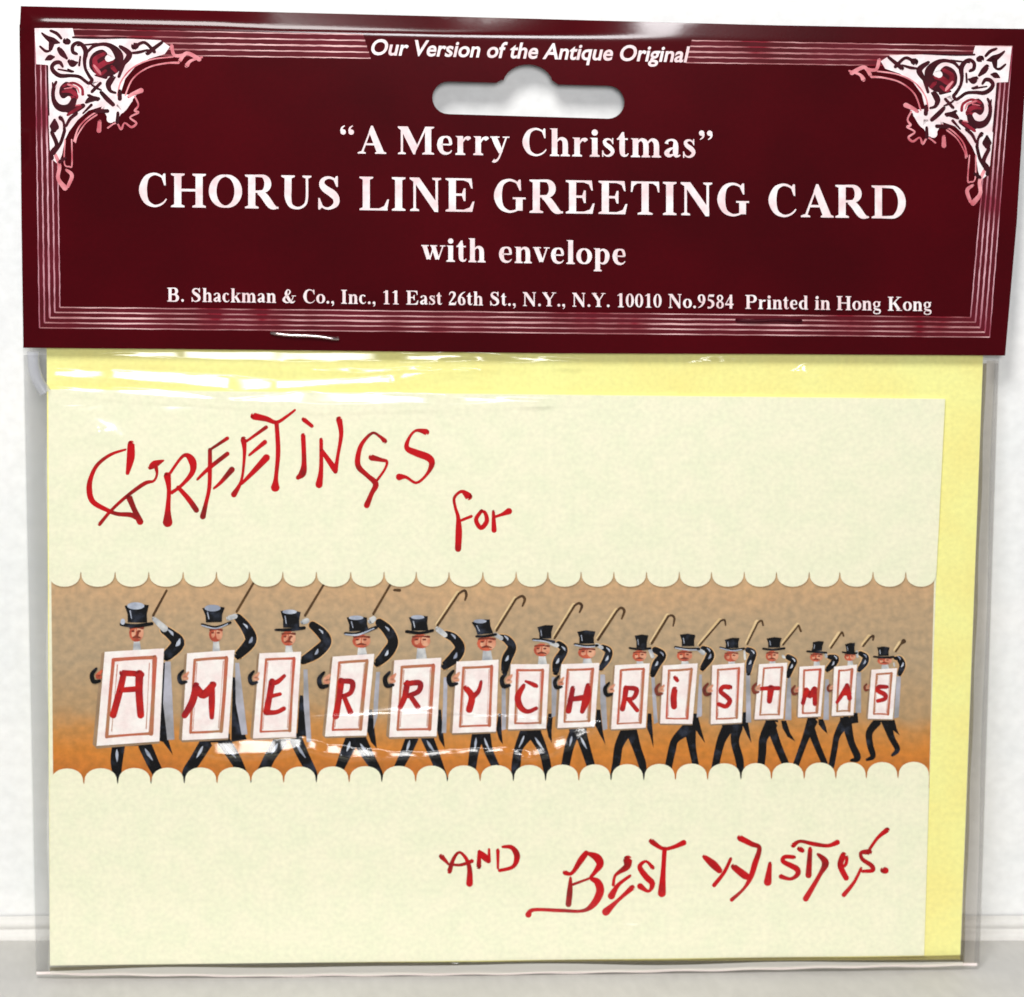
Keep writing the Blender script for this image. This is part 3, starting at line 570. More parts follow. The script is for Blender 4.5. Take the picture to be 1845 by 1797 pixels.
RIDGES = [
 [(100, 733, 2, .6), (300, 741, 3.5, .9), (520, 735, 3, .8), (600, 733, 2, .4)], [(148, 764, 3, .8), (185, 778, 5, .95), (225, 794, 3, .7)], [(640, 738, 2, .6), (820, 744, 3, .85), (960, 738, 2, .5)],
 [(1130, 1272, 2, .6), (1180, 1262, 3, .9), (1215, 1250, 2, .6)], [(1100, 1652, 2, .5), (1290, 1660, 2.5, .8), (1500, 1650, 2, .5)], [(100, 1015, 2, .6), (260, 1008, 3, .85), (420, 1012, 2, .5)],  # x, y, sigma px, height in sigmas
 [(350, 1351, 3, .1), (380, 1349, 6, .85), (430, 1346, 8, .95), (500, 1343, 8, .95), (545, 1336, 6, .8), (580, 1346, 5, .9), (624, 1354, 6, .9), (690, 1358, 4, .9), (760, 1360, 3, .7), (815, 1354, 3, .6), (870, 1352, 3, .6), (915, 1351, 3, .7), (950, 1361, 4, .9), (990, 1347, 6, .95), (1030, 1328, 6, .95), (1062, 1310, 4.5, .85), (1085, 1296, 3, .1)],
 [(560, 1292, 2, .1), (650, 1287, 3, .7), (715, 1282, 3, .8), (790, 1284, 2.5, .6), (1000, 1296, 2, .0)],
 [(80, 672, 5, .9), (200, 674, 6, .95), (330, 682, 7, .95), (420, 690, 9, .9), (500, 694, 6, .7), (620, 688, 4, .6), (710, 683, 5, .8), (800, 654, 6, .8), (850, 645, 4, .2)],
 [(180, 640, 3, .2), (330, 638, 6, .9), (500, 640, 8, .95), (700, 642, 7, .9), (900, 646, 5, .7), (1050, 650, 3, .1)],
 [(85, 700, 3, .2), (200, 704, 4, .8), (420, 712, 7, .9), (560, 716, 8, .9), (800, 720, 6, .7), (1000, 722, 3, .2)],
 [(560, 665, 3, .2), (640, 668, 4, .6), (760, 663, 3, .5), (860, 668, 3, .1)],
 [(1240, 652, 2, .1), (1290, 648, 3, .9), (1310, 648, 3, .6), (1330, 650, 2, .1)], [(1430, 668, 2, .2), (1455, 664, 6, .95), (1475, 668, 5, .8), (1495, 672, 2, .1)],
]
BUMPS = [(215, 1731, 16, 5), (1258, 1727, 4, 3), (820, 1738, 14, 2.5), (175, 778, 30, 9)]
def ripple(px, py):
    h = 0.0
    for r in RIDGES:
        if min(p[1] for p in r) - 30 < py < max(p[1] for p in r) + 30 and r[0][0] - 30 < px < r[-1][0] + 30:
            d, s, a, cx, cy = pathdist(px, py, r)
            s *= 1.5
            if abs(d) > s * 2.6: continue
            fs, gu = facet(px, py); s *= min(1, a * 1.15) ** .5; fs *= (1 + .035 * math.sin(px * .11) + .03 * math.sin(px * .047 + 2))
            if -s < d < s * .9: h += fs * (d + s) + (fs * cy - gu * cx) * min(1, (s - abs(d)) / (.35 * s))                      # flat facet turned up towards the light
            elif s * .9 <= d < s * 2.4: h += fs * 1.9 * s * (1 - (d - s * .9) / (1.5 * s)) ** 2
    for x, y, sx, sy in BUMPS:
        h += 0.7 * sy * math.exp(-((px - x) / sx) ** 2 / 2 - ((py - y) / sy) ** 2 / 2)
    h += 1.3 * math.sin(px * .013 + py * .007) * math.sin(py * .011 - px * .004 + 1)
    return h * 0.0001014
ys = [622, 628] + [632 + i * 1.7 for i in range(58)] + list(range(732, 1270, 12)) + [1272 + i * 1.7 for i in range(62)] + list(range(1380, 1715, 12)) + [1716 + i * 2.2 for i in range(12)]
ysn = [(y - 622) / (1742.2 - 622) for y in ys]
mb = MB(); NX = 300
for tv in ysn:
    for i in range(NX + 1):
        s = i / NX; y0 = 622 + tv * 1120; x = bagL(y0) + (bagR(y0) - bagL(y0)) * s
        y = 622 + tv * (bagB(x) - 622)
        edge = min(1, min(s, 1 - s) / .03) * min(1, (1 - tv) / .012 + .15)
        off = .0003 + .00145 * max(0, min(1, edge)) ** .5
        mb.vert(BODY(x, y, off) + BODY.n * ripple(x, y), x, y)
for j in range(len(ys) - 1):
    for i in range(NX): a = j * (NX + 1) + i; mb.f.append([a, a + NX + 1, a + NX + 2, a + 1])
mb.build('bag_front', M['film'], pack, smooth=True)
mb = MB()
for tv in (0, .5, 1):
    for s in (0, .5, 1):
        y0 = 622 + tv * 1120; x = bagL(y0) + (bagR(y0) - bagL(y0)) * s; y = 622 + tv * (bagB(x) - 624); mb.vert(BODY(x, y, -.0004), x, y)
for j in range(2):
    for i in range(2): a = j * 3 + i; mb.f.append([a, a + 3, a + 4, a + 1])
mb.build('bag_back', M['film_back'], pack)
def strip(name, m, left, right, y0, y1, off, n=160):
    b = MB(); ph = random.random() * 9
    for i in range(n + 1):
        y = y0 + (y1 - y0) * i / n
        for k in range(5):
            x = left(y) + (right(y) - left(y)) * k / 4
            b.vert(BODY(x, y, off + (.00012 * math.sin(y * .021 + ph + k * .8) + .00007 * math.sin(y * .083 + k * 1.7 + ph) + .00004 * math.sin(y * .19 - k)) * (k not in (0, 4))), x, y)
    for i in range(n):
        for k in range(4): a = i * 5 + k; b.f.append([a, a + 5, a + 6, a + 1])
    return b.build(name, m, pack, smooth=True)
strip('side_seam', M['seam'], lambda y: bagL(y) + 1.5, lambda y: 84 + (y - 700) * .003 + 2 * math.sin(y * .02), 640, 1754, .00015)
strip('side_seam', M['seam_warm'], lambda y: envR(y) + 1.0, lambda y: bagR(y) - 1.5, 644, 1736, .00015) if False else None
def envR(y): return 1771 - (y - 650) * 0.0375
strip('side_seam', M['seam_warm'], lambda y: envR(y) + 6.5, lambda y: bagR(y) - 1.5, 650, 1738, .00015)
strip('seam_and_shade_strip', M['edge_shade'], lambda y: envR(y) + .3, lambda y: envR(y) + 6.3 + .8 * math.sin(y * .03), 655, 1738, .00012)  # dark strip paints the shadow along the envelope edge
strip('seam_and_shade_strip', M['seam'], lambda y: bagR(y) - 10 + 1.5 * math.sin(y * .013), lambda y: bagR(y) - 1.8, 655, 1736, .00032)
# folded-over bag bottom: shade painted as dark strip, highlight as pale fold and rim
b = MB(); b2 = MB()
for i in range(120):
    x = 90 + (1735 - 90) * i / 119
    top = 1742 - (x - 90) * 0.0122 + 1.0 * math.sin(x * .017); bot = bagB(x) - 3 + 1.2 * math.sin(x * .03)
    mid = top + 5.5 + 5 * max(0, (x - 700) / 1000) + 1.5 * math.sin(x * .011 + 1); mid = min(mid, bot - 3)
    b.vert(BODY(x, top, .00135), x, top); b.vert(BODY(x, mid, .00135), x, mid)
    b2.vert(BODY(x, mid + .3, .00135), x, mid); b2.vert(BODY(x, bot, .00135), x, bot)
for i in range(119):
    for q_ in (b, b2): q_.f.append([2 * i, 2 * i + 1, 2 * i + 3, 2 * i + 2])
b.build('bottom_shade_strip', M['bottom_shade'], pack); b2.build('bottom_fold_highlight', M['fold_highlight'], pack)
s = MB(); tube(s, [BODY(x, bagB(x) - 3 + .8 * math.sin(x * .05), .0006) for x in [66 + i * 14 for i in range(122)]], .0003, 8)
s.build('bottom_rim_highlight', M['placard'], pack, smooth=True)  # pale colour carries the highlight of the film's bottom seam
# little rolled corner of film under the header, upper left
s = MB(); tube(s, [BODY(x, y, .0016) for x, y in smooth([(60, 634, 0), (62, 660, 0), (68, 685, 0), (82, 706, 0)], 6) and [(p[0], p[1]) for p in smooth([(60, 634, 0), (61, 660, 0), (68, 685, 0), (82, 708, 0)], 6)]], .0011, 12)
s.build('film_curl', M['curl'], pack, smooth=True)

# ------------------------------------------------------------------ envelope
env = tag(empty('yellow_envelope'), label='pale yellow envelope inside the clear bag behind the cream card', category='envelope')
mb = MB(); sheet(mb, BODY, densify([(84, 618), (1772, 624), (1771, 650), (1730, 1729), (90, 1737)], 120), .0004, .0003); mb.build('front', M['yellow'], env)
mb = MB(); sheet(mb, BODY, [(85, 618), (1771, 624), (1729, 1728), (91, 1736)], .00005, .0002); mb.build('back', M['yellow'], env)

# ------------------------------------------------------------------ greeting card
card = tag(empty('greeting_card'), label='cream greeting card with red handwriting above and below a row of top-hatted men', category='greeting card')
C0 = .0007
mb = MB(); sheet(mb, BODY, [(87, 702), (1703, 719), (1686, 1060), (1675, 1400), (1665, 1722), (90, 1740), (89, 1400), (88, 1000)], C0 - .00006, .0002); mb.build('back_panel', M['cream'], card)
mb = MB(); poly(mb, BODY, [(92, 1008), (1684, 1008), (1674, 1420), (96, 1436)], C0 - .00003); mb.build('picture_panel', M['picture'], card)
TOPC = [87, 145.5, 207.4, 268, 330, 390, 449.5, 509.5, 570, 632, 692, 750, 809, 870, 930, 987, 1047, 1106, 1165, 1224, 1282, 1341, 1399, 1458, 1513, 1573, 1632, 1687]
BOTC = [91, 151, 212, 272, 332, 391, 452, 511, 570, 629, 688, 749, 806, 865, 925, 983, 1043, 1101, 1160, 1217, 1275, 1335, 1390, 1449, 1506, 1561, 1618, 1675]
up = [(87, 702), (1703, 719), (1687, 1034)]
for i in range(len(TOPC) - 1, 0, -1):
    a, b = TOPC[i], TOPC[i - 1]
    for k in range(0, 13):
        t = math.pi * k / 12; x = (a + b) / 2 + (a - b) / 2 * math.cos(t) * .97; y = 1033 + 24.5 * math.sin(t) ** .8
        up.append((x, y))
    if i > 1: up.append((b, 1030))
up.append((88, 1030))
mb = MB(); sheet(mb, BODY, up, C0 + .00032, .00006); mb.build('upper_flap', M['cream'], card)
lo = [(1665, 1722), (90, 1740), (91, 1412)]
for i in range(len(BOTC) - 1):
    a, b = BOTC[i], BOTC[i + 1]; f = i / (len(BOTC) - 2); crest = 1386 - 12 * f; cusp = 1411 - 11 * f
    for k in range(0, 13):
        t = math.pi * k / 12; x = (a + b) / 2 - (b - a) / 2 * math.cos(t) * .96; y = cusp - 1 - (cusp - crest) * math.sin(t) ** .8
        lo.append((x, y))
    if i < len(BOTC) - 2: lo.append((b, cusp + 3))
mb = MB(); sheet(mb, BODY, lo, C0 + .00032, .00006); mb.build('lower_flap', M['cream'], card)

# handwriting
TO = C0 + .00032 + .00002
H1, S1 = tf(130, 720, 4.2907), 4.2907
H2, S2 = tf(500, 720, 4.011), 4.011
H3, S3 = tf(760, 1470, 4.011), 4.011
H4, S4 = tf(1180, 1470, 4.011), 4.011
def write(T, s, strokes, word):
    b = MB()
    for t_, s_, l in ([(T, s, strokes)] if not isinstance(T, list) else T):
        for q in l: rib(b, BODY, t_, s_, [(x, y, wd * 1.16 + 4) for x, y, wd in q], TO)
    return lab(b.build('handwriting', M['red_ink'], card), word)
GRT = [
 [(412, 388, 12), (300, 425, 18), (200, 500, 22), (150, 590, 26), (132, 690, 36), (160, 790, 34), (270, 855, 26), (350, 885, 24), (450, 892, 30), (500, 915, 30)],
 [(455, 345, 44), (452, 450, 50), (428, 570, 22)], [(212, 965, 22), (300, 860, 18), (420, 750, 20), (560, 650, 24), (630, 630, 14), (655, 580, 14), (650, 530, 24)],
 [(605, 525, 30), (640, 500, 46), (705, 472, 10)], [(440, 755, 40), (480, 850, 32), (525, 945, 42)],
 [(735, 590, 46), (748, 700, 26), (740, 850, 34), (738, 950, 62)], [(750, 580, 16), (860, 435, 20), (925, 470, 48), (930, 560, 34), (850, 660, 20), (770, 720, 22)], [(820, 680, 24), (900, 770, 32), (960, 855, 34)],
 [(1065, 390, 24), (1065, 520, 26), (1060, 680, 24), (1035, 800, 24), (1010, 905, 36)], [(1072, 385, 14), (1200, 300, 22)], [(968, 618, 14), (1060, 530, 24), (1200, 420, 26)], [(1095, 688, 12), (1150, 640, 22), (1235, 542, 36)],
 [(1325, 310, 38), (1332, 420, 20), (1310, 620, 16), (1250, 735, 36)], [(1350, 322, 14), (1500, 215, 22)], [(1370, 430, 14), (1490, 330, 28)], [(1310, 652, 16), (1400, 560, 30), (1502, 450, 44)],
 [(1405, 130, 44), (1500, 150, 34), (1580, 177, 22), (1660, 130, 16), (1722, 82, 12)], [(1580, 180, 26), (1592, 400, 28), (1576, 600, 26), (1570, 680, 56)]]
NGS = [
 [(190, 145, 26), (248, 192, 20)], [(185, 260, 26), (192, 450, 28), (182, 530, 42), (148, 565, 24)],
 [(315, 290, 20), (315, 500, 24), (300, 615, 42)], [(320, 370, 22), (415, 505, 36)], [(445, 145, 36), (460, 250, 24), (437, 400, 18), (418, 520, 26)],
 [(775, 300, 28), (740, 268, 16), (685, 243, 14), (610, 320, 22), (580, 420, 30), (588, 490, 32), (650, 550, 26), (710, 610, 34), (680, 680, 26), (645, 765, 34)], [(680, 420, 36), (750, 437, 22), (790, 450, 16), (775, 505, 12), (715, 590, 14)],
 [(1075, 235, 36), (1000, 225, 14), (950, 280, 16), (935, 350, 30), (1000, 385, 40), (1090, 420, 42), (1115, 465, 34), (1080, 540, 16), (1005, 602, 14), (930, 562, 18), (880, 560, 40)]]
write([(H1, S1, GRT), (H2, S2, NGS)], 0, None, 'red handwritten word GREETINGS')
write(H2, S2, [[(1380, 700, 46), (1330, 665, 18), (1278, 710, 16), (1285, 780, 16), (1305, 850, 22), (1310, 950, 38), (1305, 1080, 36)], [(1312, 880, 14), (1400, 845, 16)],
 [(1475, 805, 18), (1435, 868, 24), (1470, 928, 26), (1512, 880, 26), (1500, 820, 20), (1470, 806, 16)], [(1560, 810, 16), (1565, 945, 30)], [(1566, 850, 14), (1620, 832, 18), (1672, 808, 38)]], 'red handwritten word for')
write(H3, S3, [[(142, 295, 30), (186, 342, 14)], [(200, 402, 28), (230, 310, 20), (272, 265, 14), (320, 310, 20), (345, 385, 28), (345, 490, 40)], [(190, 350, 12), (280, 356, 16), (362, 328, 22)],
 [(412, 368, 28), (416, 260, 20)], [(418, 262, 22), (455, 300, 40), (482, 330, 24)], [(486, 330, 20), (486, 243, 12)],
 [(550, 250, 20), (550, 380, 12)], [(585, 225, 14), (650, 230, 26), (688, 290, 36), (660, 368, 22), (562, 396, 18)]], 'red handwritten word AND')
write([(H3, S3, [[(1035, 412, 28), (1085, 415, 20), (1150, 320, 36), (1188, 270, 30)], [(1195, 270, 16), (1262, 300, 46), (1288, 350, 44), (1250, 410, 24), (1222, 450, 20), (1270, 480, 42), (1288, 550, 48), (1240, 640, 38), (1160, 688, 18), (1000, 685, 20), (810, 680, 20), (770, 715, 36)],
 [(1075, 450, 14), (1070, 540, 32), (1060, 640, 34)], [(1090, 498, 14), (1220, 450, 12)],
 [(1488, 320, 54), (1480, 370, 40), (1400, 430, 16), (1384, 500, 18)], [(1505, 435, 16), (1420, 500, 22), (1370, 580, 42)], [(1520, 520, 32), (1420, 610, 20), (1330, 695, 46)],
 [(1668, 375, 24), (1620, 330, 14), (1575, 370, 28), (1620, 440, 36), (1665, 490, 34), (1640, 546, 16), (1578, 510, 36)]]),
 (H4, S4, [[(-25, 185, 32), (30, 225, 24), (75, 240, 20), (140, 225, 22), (208, 195, 32)], [(70, 240, 26), (60, 400, 28), (50, 560, 48)]])], 0, None, 'red handwritten word BEST')
write(H4, S4, [[(358, 298, 26), (420, 350, 46), (465, 395, 36)], [(548, 312, 18), (500, 410, 20), (428, 502, 24)], [(570, 370, 36), (650, 432, 44), (690, 450, 20)], [(615, 162, 36), (700, 205, 30), (755, 235, 26), (722, 350, 34), (690, 450, 28), (640, 530, 16), (555, 608, 22)],
 [(832, 345, 20), (815, 480, 46)], [(1005, 300, 22), (940, 298, 24), (928, 332, 26), (1022, 382, 34), (1030, 425, 28), (980, 457, 18), (912, 440, 28)],
 [(1000, 215, 28), (1050, 185, 18), (1150, 205, 24), (1250, 217, 20), (1318, 193, 30)], [(1045, 240, 30), (1065, 252, 26)], [(1122, 240, 24), (1110, 430, 36)], [(1180, 280, 18), (1232, 340, 42), (1190, 430, 24), (1090, 600, 34)],
 [(1362, 285, 36), (1340, 360, 34), (1382, 450, 32)], [(1388, 300, 18), (1380, 350, 18), (1345, 378, 16)], [(1548, 262, 34), (1490, 268, 20), (1500, 315, 22), (1565, 360, 26), (1572, 395, 24), (1500, 402, 16)], [(1678, 103, 30), (1610, 160, 18), (1553, 240, 16)], [(1490, 380, 14), (1440, 480, 18), (1366, 572, 26)],
 [(1652, 395, 38), (1666, 396, 38)]], 'red handwritten word WISHES and full stop')

# ------------------------------------------------------------------ the fifteen marching men
A_, B_, C_, D_, E_ = (tf(80, 1010, 4.2775), 4.2775), (tf(430, 1010, 4.2775), 4.2775), (tf(780, 1010, 4.2775), 4.2775), (tf(1080, 1010, 4.2775), 4.2775), (tf(1380, 1010, 3.968), 3.968)
def L_(s): return s
MEN = [
 dict(c=A_, l='A', crown=[(618, 350), (805, 345), (792, 480), (642, 478)], brim=[(592, 492, 26), (700, 505, 30), (828, 488, 26)], face=(708, 560, 66, 72), pl=[(465, 705), (922, 678), (886, 1395), (402, 1430)],
  let=[[(612, 870, 36), (580, 1010, 40), (530, 1192, 40)], [(600, 868, 36), (690, 872, 34), (752, 880, 30)], [(732, 875, 48), (730, 1020, 44), (742, 1192, 42)], [(590, 1000, 30), (720, 990, 34)]],
  arm=[(945, 735, 80), (1030, 640, 100), (980, 575, 80), (925, 535, 66)], glove=[(845, 450, 40), (925, 525, 64)], cane=[(838, 425), (942, 232)], hook=None, fist=(395, 895, 48), tail=[(930, 780), (972, 780), (1002, 1380), (948, 1385), (915, 1100)],
  blk=[(905, 790), (932, 790), (918, 1100), (958, 1390), (990, 1500), (915, 1400), (885, 1390)], legs=[[(572, 1425, 100), (556, 1560, 92), (566, 1730, 40)], [(772, 1420, 104), (830, 1550, 96), (870, 1650, 80), (822, 1730, 24)]]),
 dict(c=A_, l='M', crown=[(1216, 368), (1390, 362), (1368, 475), (1245, 478)], brim=[(1214, 492, 18), (1320, 515, 20), (1432, 480, 22)], face=(1320, 570, 62, 62), pl=[(1100, 716), (1466, 690), (1416, 1370), (1060, 1386)],
  let=[[(1170, 965, 40), (1140, 1090, 44), (1080, 1195, 36)], [(1165, 972, 40), (1225, 1035, 50), (1300, 958, 40)], [(1292, 955, 34), (1290, 1100, 38), (1290, 1210, 26)]],
  arm=[(1495, 730, 64), (1590, 620, 90), (1555, 520, 80), (1490, 440, 60)], glove=[(1420, 445, 44), (1470, 430, 46)], cane=[(1482, 395), (1618, 162)], hook=None, fist=(1065, 905, 44), tail=[(1470, 790), (1500, 790), (1565, 1340), (1520, 1345), (1475, 1100)],
  blk=[(1450, 900), (1470, 900), (1490, 1180), (1560, 1380), (1500, 1390), (1440, 1400)], legs=[[(1250, 1400, 100), (1170, 1530, 90), (1100, 1640, 80), (1082, 1730, 24)], [(1380, 1390, 100), (1470, 1530, 90), (1540, 1660, 60), (1590, 1730, 20)]]),
 dict(c=B_, l='E', crown=[(322, 390), (478, 398), (470, 520), (342, 518)], brim=[(284, 535, 18), (390, 535, 26), (505, 520, 26)], face=(382, 600, 66, 62), pl=[(160, 716), (482, 704), (442, 1360), (110, 1372)],
  let=[[(258, 935, 40), (235, 1060, 36), (215, 1165, 40)], [(255, 945, 32), (300, 935, 28), (352, 890, 20)], [(240, 1050, 24), (320, 1030, 20)], [(212, 1172, 34), (290, 1170, 26), (348, 1142, 26)]],
  arm=[(500, 770, 64), (600, 710, 90), (675, 630, 80), (640, 560, 80), (570, 500, 60)], glove=[(495, 475, 44), (525, 465, 50)], cane=[(512, 425), (658, 182)], hook=None, fist=(112, 910, 44), tail=[(500, 840), (530, 840), (560, 1400), (525, 1400), (500, 1100)],
  blk=[(470, 1040), (495, 1040), (545, 1360), (480, 1350), (450, 1350)], legs=[[(330, 1380, 110), (250, 1500, 90), (190, 1610, 80), (92, 1720, 20)], [(440, 1380, 100), (510, 1530, 90), (570, 1640, 70), (600, 1710, 30)]]),
 dict(c=B_, l='R', crown=[(832, 440), (990, 440), (1005, 540), (852, 548)], brim=[(820, 562, 20), (920, 565, 28), (1062, 515, 26)], face=(945, 622, 82, 56), pl=[(725, 742), (1046, 720), (986, 1350), (665, 1357)],
  let=[[(790, 930, 40), (775, 1060, 34), (748, 1200, 40)], [(790, 930, 28), (875, 940, 34), (862, 1020, 28), (790, 1050, 24)], [(812, 1050, 26), (862, 1172, 34)]],
  arm=[(1070, 790, 60), (1140, 720, 86), (1190, 630, 80), (1150, 540, 80), (1085, 480, 64)], glove=[(1020, 465, 60), (1040, 450, 50)], cane=[(1038, 412), (1168, 188)], hook=[(1200, 228, 20), (1240, 230, 24)], fist=(652, 930, 52), tail=[(1060, 860), (1090, 860), (1070, 1200), (1040, 1300), (1040, 1100)],
  blk=[(1005, 1150), (1030, 1150), (1050, 1320), (1065, 1450), (1020, 1400), (985, 1300)], legs=[[(880, 1370, 110), (830, 1480, 92), (775, 1610, 70)], [(930, 1380, 110), (1000, 1510, 90), (1080, 1640, 60), (1105, 1710, 26)]]),
 dict(c=B_, l='R', crown=[(1312, 440), (1458, 430), (1462, 540), (1332, 542)], brim=[(1294, 548, 26), (1400, 560, 22), (1495, 540, 24)], face=(1402, 622, 86, 60), pl=[(1200, 770), (1562, 750), (1526, 1355), (1160, 1362)],
  let=[[(1300, 945, 36), (1280, 1050, 34), (1245, 1130, 30)], [(1290, 952, 30), (1395, 945, 34), (1385, 1010, 30), (1300, 1045, 28)], [(1320, 1040, 28), (1382, 1130, 32)]],
  arm=[(1590, 810, 64), (1670, 740, 90), (1705, 670, 76), (1660, 600, 70), (1600, 570, 56)], glove=[(1535, 530, 50), (1590, 575, 44)], cane=[(1532, 502), (1697, 255)], hook=[(1697, 255, 16), (1740, 232, 20), (1755, 265, 22), (1745, 305, 14)], fist=(1158, 925, 50), tail=[(1580, 900), (1610, 900), (1600, 1330), (1565, 1330), (1575, 1100)],
  blk=[(1540, 1150), (1560, 1150), (1575, 1320), (1590, 1450), (1545, 1380), (1528, 1300)], legs=[[(1340, 1360, 100), (1290, 1480, 86), (1230, 1600, 70)], [(1450, 1360, 96), (1500, 1480, 86), (1550, 1600, 70), (1610, 1700, 20)]]),
 dict(c=C_, l='Y', crown=[(298, 478), (438, 455), (465, 562), (342, 572)], brim=[(335, 585, 18), (400, 585, 20), (485, 570, 20)], face=(412, 640, 86, 62), pl=[(182, 780), (507, 765), (486, 1320), (150, 1332)],
  let=[[(255, 985, 34), (300, 1050, 40), (280, 1150, 40)], [(372, 935, 18), (350, 1010, 26), (300, 1055, 34)]],
  arm=[(552, 850, 56), (570, 760, 76), (610, 670, 66), (570, 610, 60), (520, 590, 40)], glove=[(480, 570, 36), (525, 600, 40)], cane=[(490, 540), (640, 298)], hook=[(640, 298, 16), (685, 275, 20), (708, 300, 22), (690, 352, 14)], fist=(152, 915, 50), tail=[(530, 950), (560, 950), (565, 1300), (530, 1310)],
  blk=[(505, 1180), (525, 1180), (530, 1320), (540, 1420), (510, 1380), (488, 1300)], legs=[[(350, 1340, 100), (320, 1460, 76), (300, 1600, 66)], [(400, 1340, 90), (430, 1470, 70), (490, 1600, 60)]]),
 dict(c=C_, l='C', crown=[(805, 515), (928, 500), (912, 600), (820, 605)], brim=[(772, 608, 18), (850, 615, 20), (932, 628, 24)], face=(838, 690, 74, 54), pl=[(600, 800), (897, 800), (872, 1296), (580, 1302)],
  let=[[(795, 968, 26), (760, 950, 24), (715, 932, 14)], [(700, 965, 24), (655, 1050, 38), (675, 1130, 36), (730, 1165, 26), (796, 1140, 22)]],
  arm=[(945, 860, 50), (960, 780, 70), (1010, 690, 60), (970, 645, 50)], glove=[(905, 635, 36), (955, 655, 40)], cane=[(938, 598), (1092, 348)], hook=[(1092, 348, 16), (1125, 330, 20), (1148, 350, 22), (1130, 400, 14)], fist=(560, 930, 48), tail=[(915, 900), (960, 900), (945, 1200), (915, 1210)],
  blk=[(890, 1180), (925, 1180), (915, 1320), (918, 1410), (890, 1360), (875, 1290)], legs=[[(730, 1320, 120), (660, 1450, 66), (640, 1580, 70), (618, 1700, 30)], [(780, 1330, 110), (850, 1470, 72), (880, 1600, 66), (875, 1700, 30)]]),
 dict(c=C_, l='H', crown=[(1112, 550), (1252, 548), (1242, 640), (1128, 642)], brim=[(1094, 645, 18), (1180, 660, 20), (1268, 655, 20)], face=(1185, 712, 80, 48), pl=[(990, 800), (1283, 790), (1247, 1280), (960, 1292)],
  let=[[(1078, 985, 28), (1045, 1160, 34)], [(1195, 965, 30), (1185, 1060, 50), (1150, 1165, 26)], [(1060, 1072, 28), (1175, 1055, 34)]],
  arm=[(1295, 830, 40), (1340, 760, 60), (1355, 700, 56), (1310, 670, 44)], glove=[(1262, 650, 30), (1300, 672, 34)], cane=[(1272, 612), (1420, 388)], hook=[(1420, 388, 16), (1450, 365, 20), (1475, 390, 22), (1455, 450, 14)], fist=(965, 945, 42), tail=[(1290, 880), (1325, 880), (1345, 1300), (1310, 1310), (1290, 1100)],
  blk=[(1262, 1150), (1290, 1150), (1310, 1320), (1330, 1420), (1285, 1340), (1250, 1270)], legs=[[(1090, 1330, 80), (1050, 1440, 72), (1020, 1590, 66)], [(1140, 1330, 90), (1180, 1460, 76), (1220, 1590, 66)]]),
 dict(c=D_, l='R', crown=[(272, 580), (378, 578), (365, 675), (285, 675)], brim=[(232, 675, 16), (310, 685, 18), (392, 678, 18)], face=(308, 735, 64, 46), pl=[(120, 808), (387, 793), (357, 1290), (90, 1302)],
  let=[[(205, 985, 34), (195, 1060, 30), (178, 1145, 30)], [(205, 982, 24), (285, 995, 30), (262, 1060, 24), (205, 1068, 20)], [(222, 1070, 24), (290, 1155, 24)]],
  arm=[(410, 880, 44), (440, 800, 66), (485, 730, 60), (430, 690, 50)], glove=[(388, 685, 34), (410, 740, 34)], cane=[(403, 640), (532, 428)], hook=[(532, 428, 14), (562, 425, 18), (578, 450, 18), (568, 505, 12)], fist=(70, 1000, 44), tail=[(400, 900), (425, 900), (450, 1250), (420, 1260)],
  blk=[(372, 1180), (400, 1180), (412, 1330), (418, 1450), (390, 1350), (365, 1290)], legs=[[(210, 1310, 90), (150, 1430, 66), (130, 1560, 62), (90, 1700, 30)], [(245, 1310, 90), (290, 1450, 66), (330, 1570, 62), (348, 1690, 30)]]),
 dict(c=D_, l='i', crown=[(620, 572), (740, 575), (732, 660), (635, 662)], brim=[(585, 668, 18), (670, 682, 18), (768, 682, 20)], face=(655, 735, 70, 46), pl=[(490, 810), (758, 793), (716, 1260), (468, 1257)],
  let=[[(580, 995, 34), (572, 1060, 38), (575, 1125, 36)], [(585, 905, 26), (600, 925, 22)]],
  arm=[(795, 830, 44), (850, 745, 66), (845, 700, 50), (800, 680, 44)], glove=[(755, 680, 30), (800, 712, 40)], cane=[(772, 655), (935, 465)], hook=[(935, 465, 14), (965, 460, 16), (972, 500, 12)], fist=(460, 1000, 38), tail=[(770, 880), (790, 880), (790, 1200), (750, 1210)],
  blk=[(725, 1180), (755, 1180), (785, 1300), (815, 1410), (765, 1340), (718, 1270)], legs=[[(700, 1285, 110), (590, 1375, 60), (560, 1460, 60), (530, 1600, 56)], [(700, 1310, 90), (715, 1440, 60), (745, 1590, 50)]]),
 dict(c=D_, l='S', crown=[(966, 612), (1080, 598), (1072, 675), (972, 678)], brim=[(930, 670, 14), (1020, 690, 18), (1115, 680, 18)], face=(1015, 740, 66, 44), pl=[(870, 808), (1118, 790), (1097, 1250), (858, 1262)],
  let=[[(1005, 978, 30), (955, 975, 26), (935, 1010, 26), (985, 1055, 28), (1005, 1085, 28), (975, 1125, 26), (920, 1108, 24)]],
  arm=[(1148, 870, 36), (1160, 790, 56), (1185, 715, 50), (1145, 690, 44)], glove=[(1118, 700, 18), (1122, 760, 20)], cane=[(1140, 645), (1222, 478)], hook=[(1222, 478, 14), (1250, 465, 16), (1262, 500, 14)], fist=(832, 1000, 40), tail=[(1130, 870), (1160, 870), (1170, 1250), (1130, 1250)],
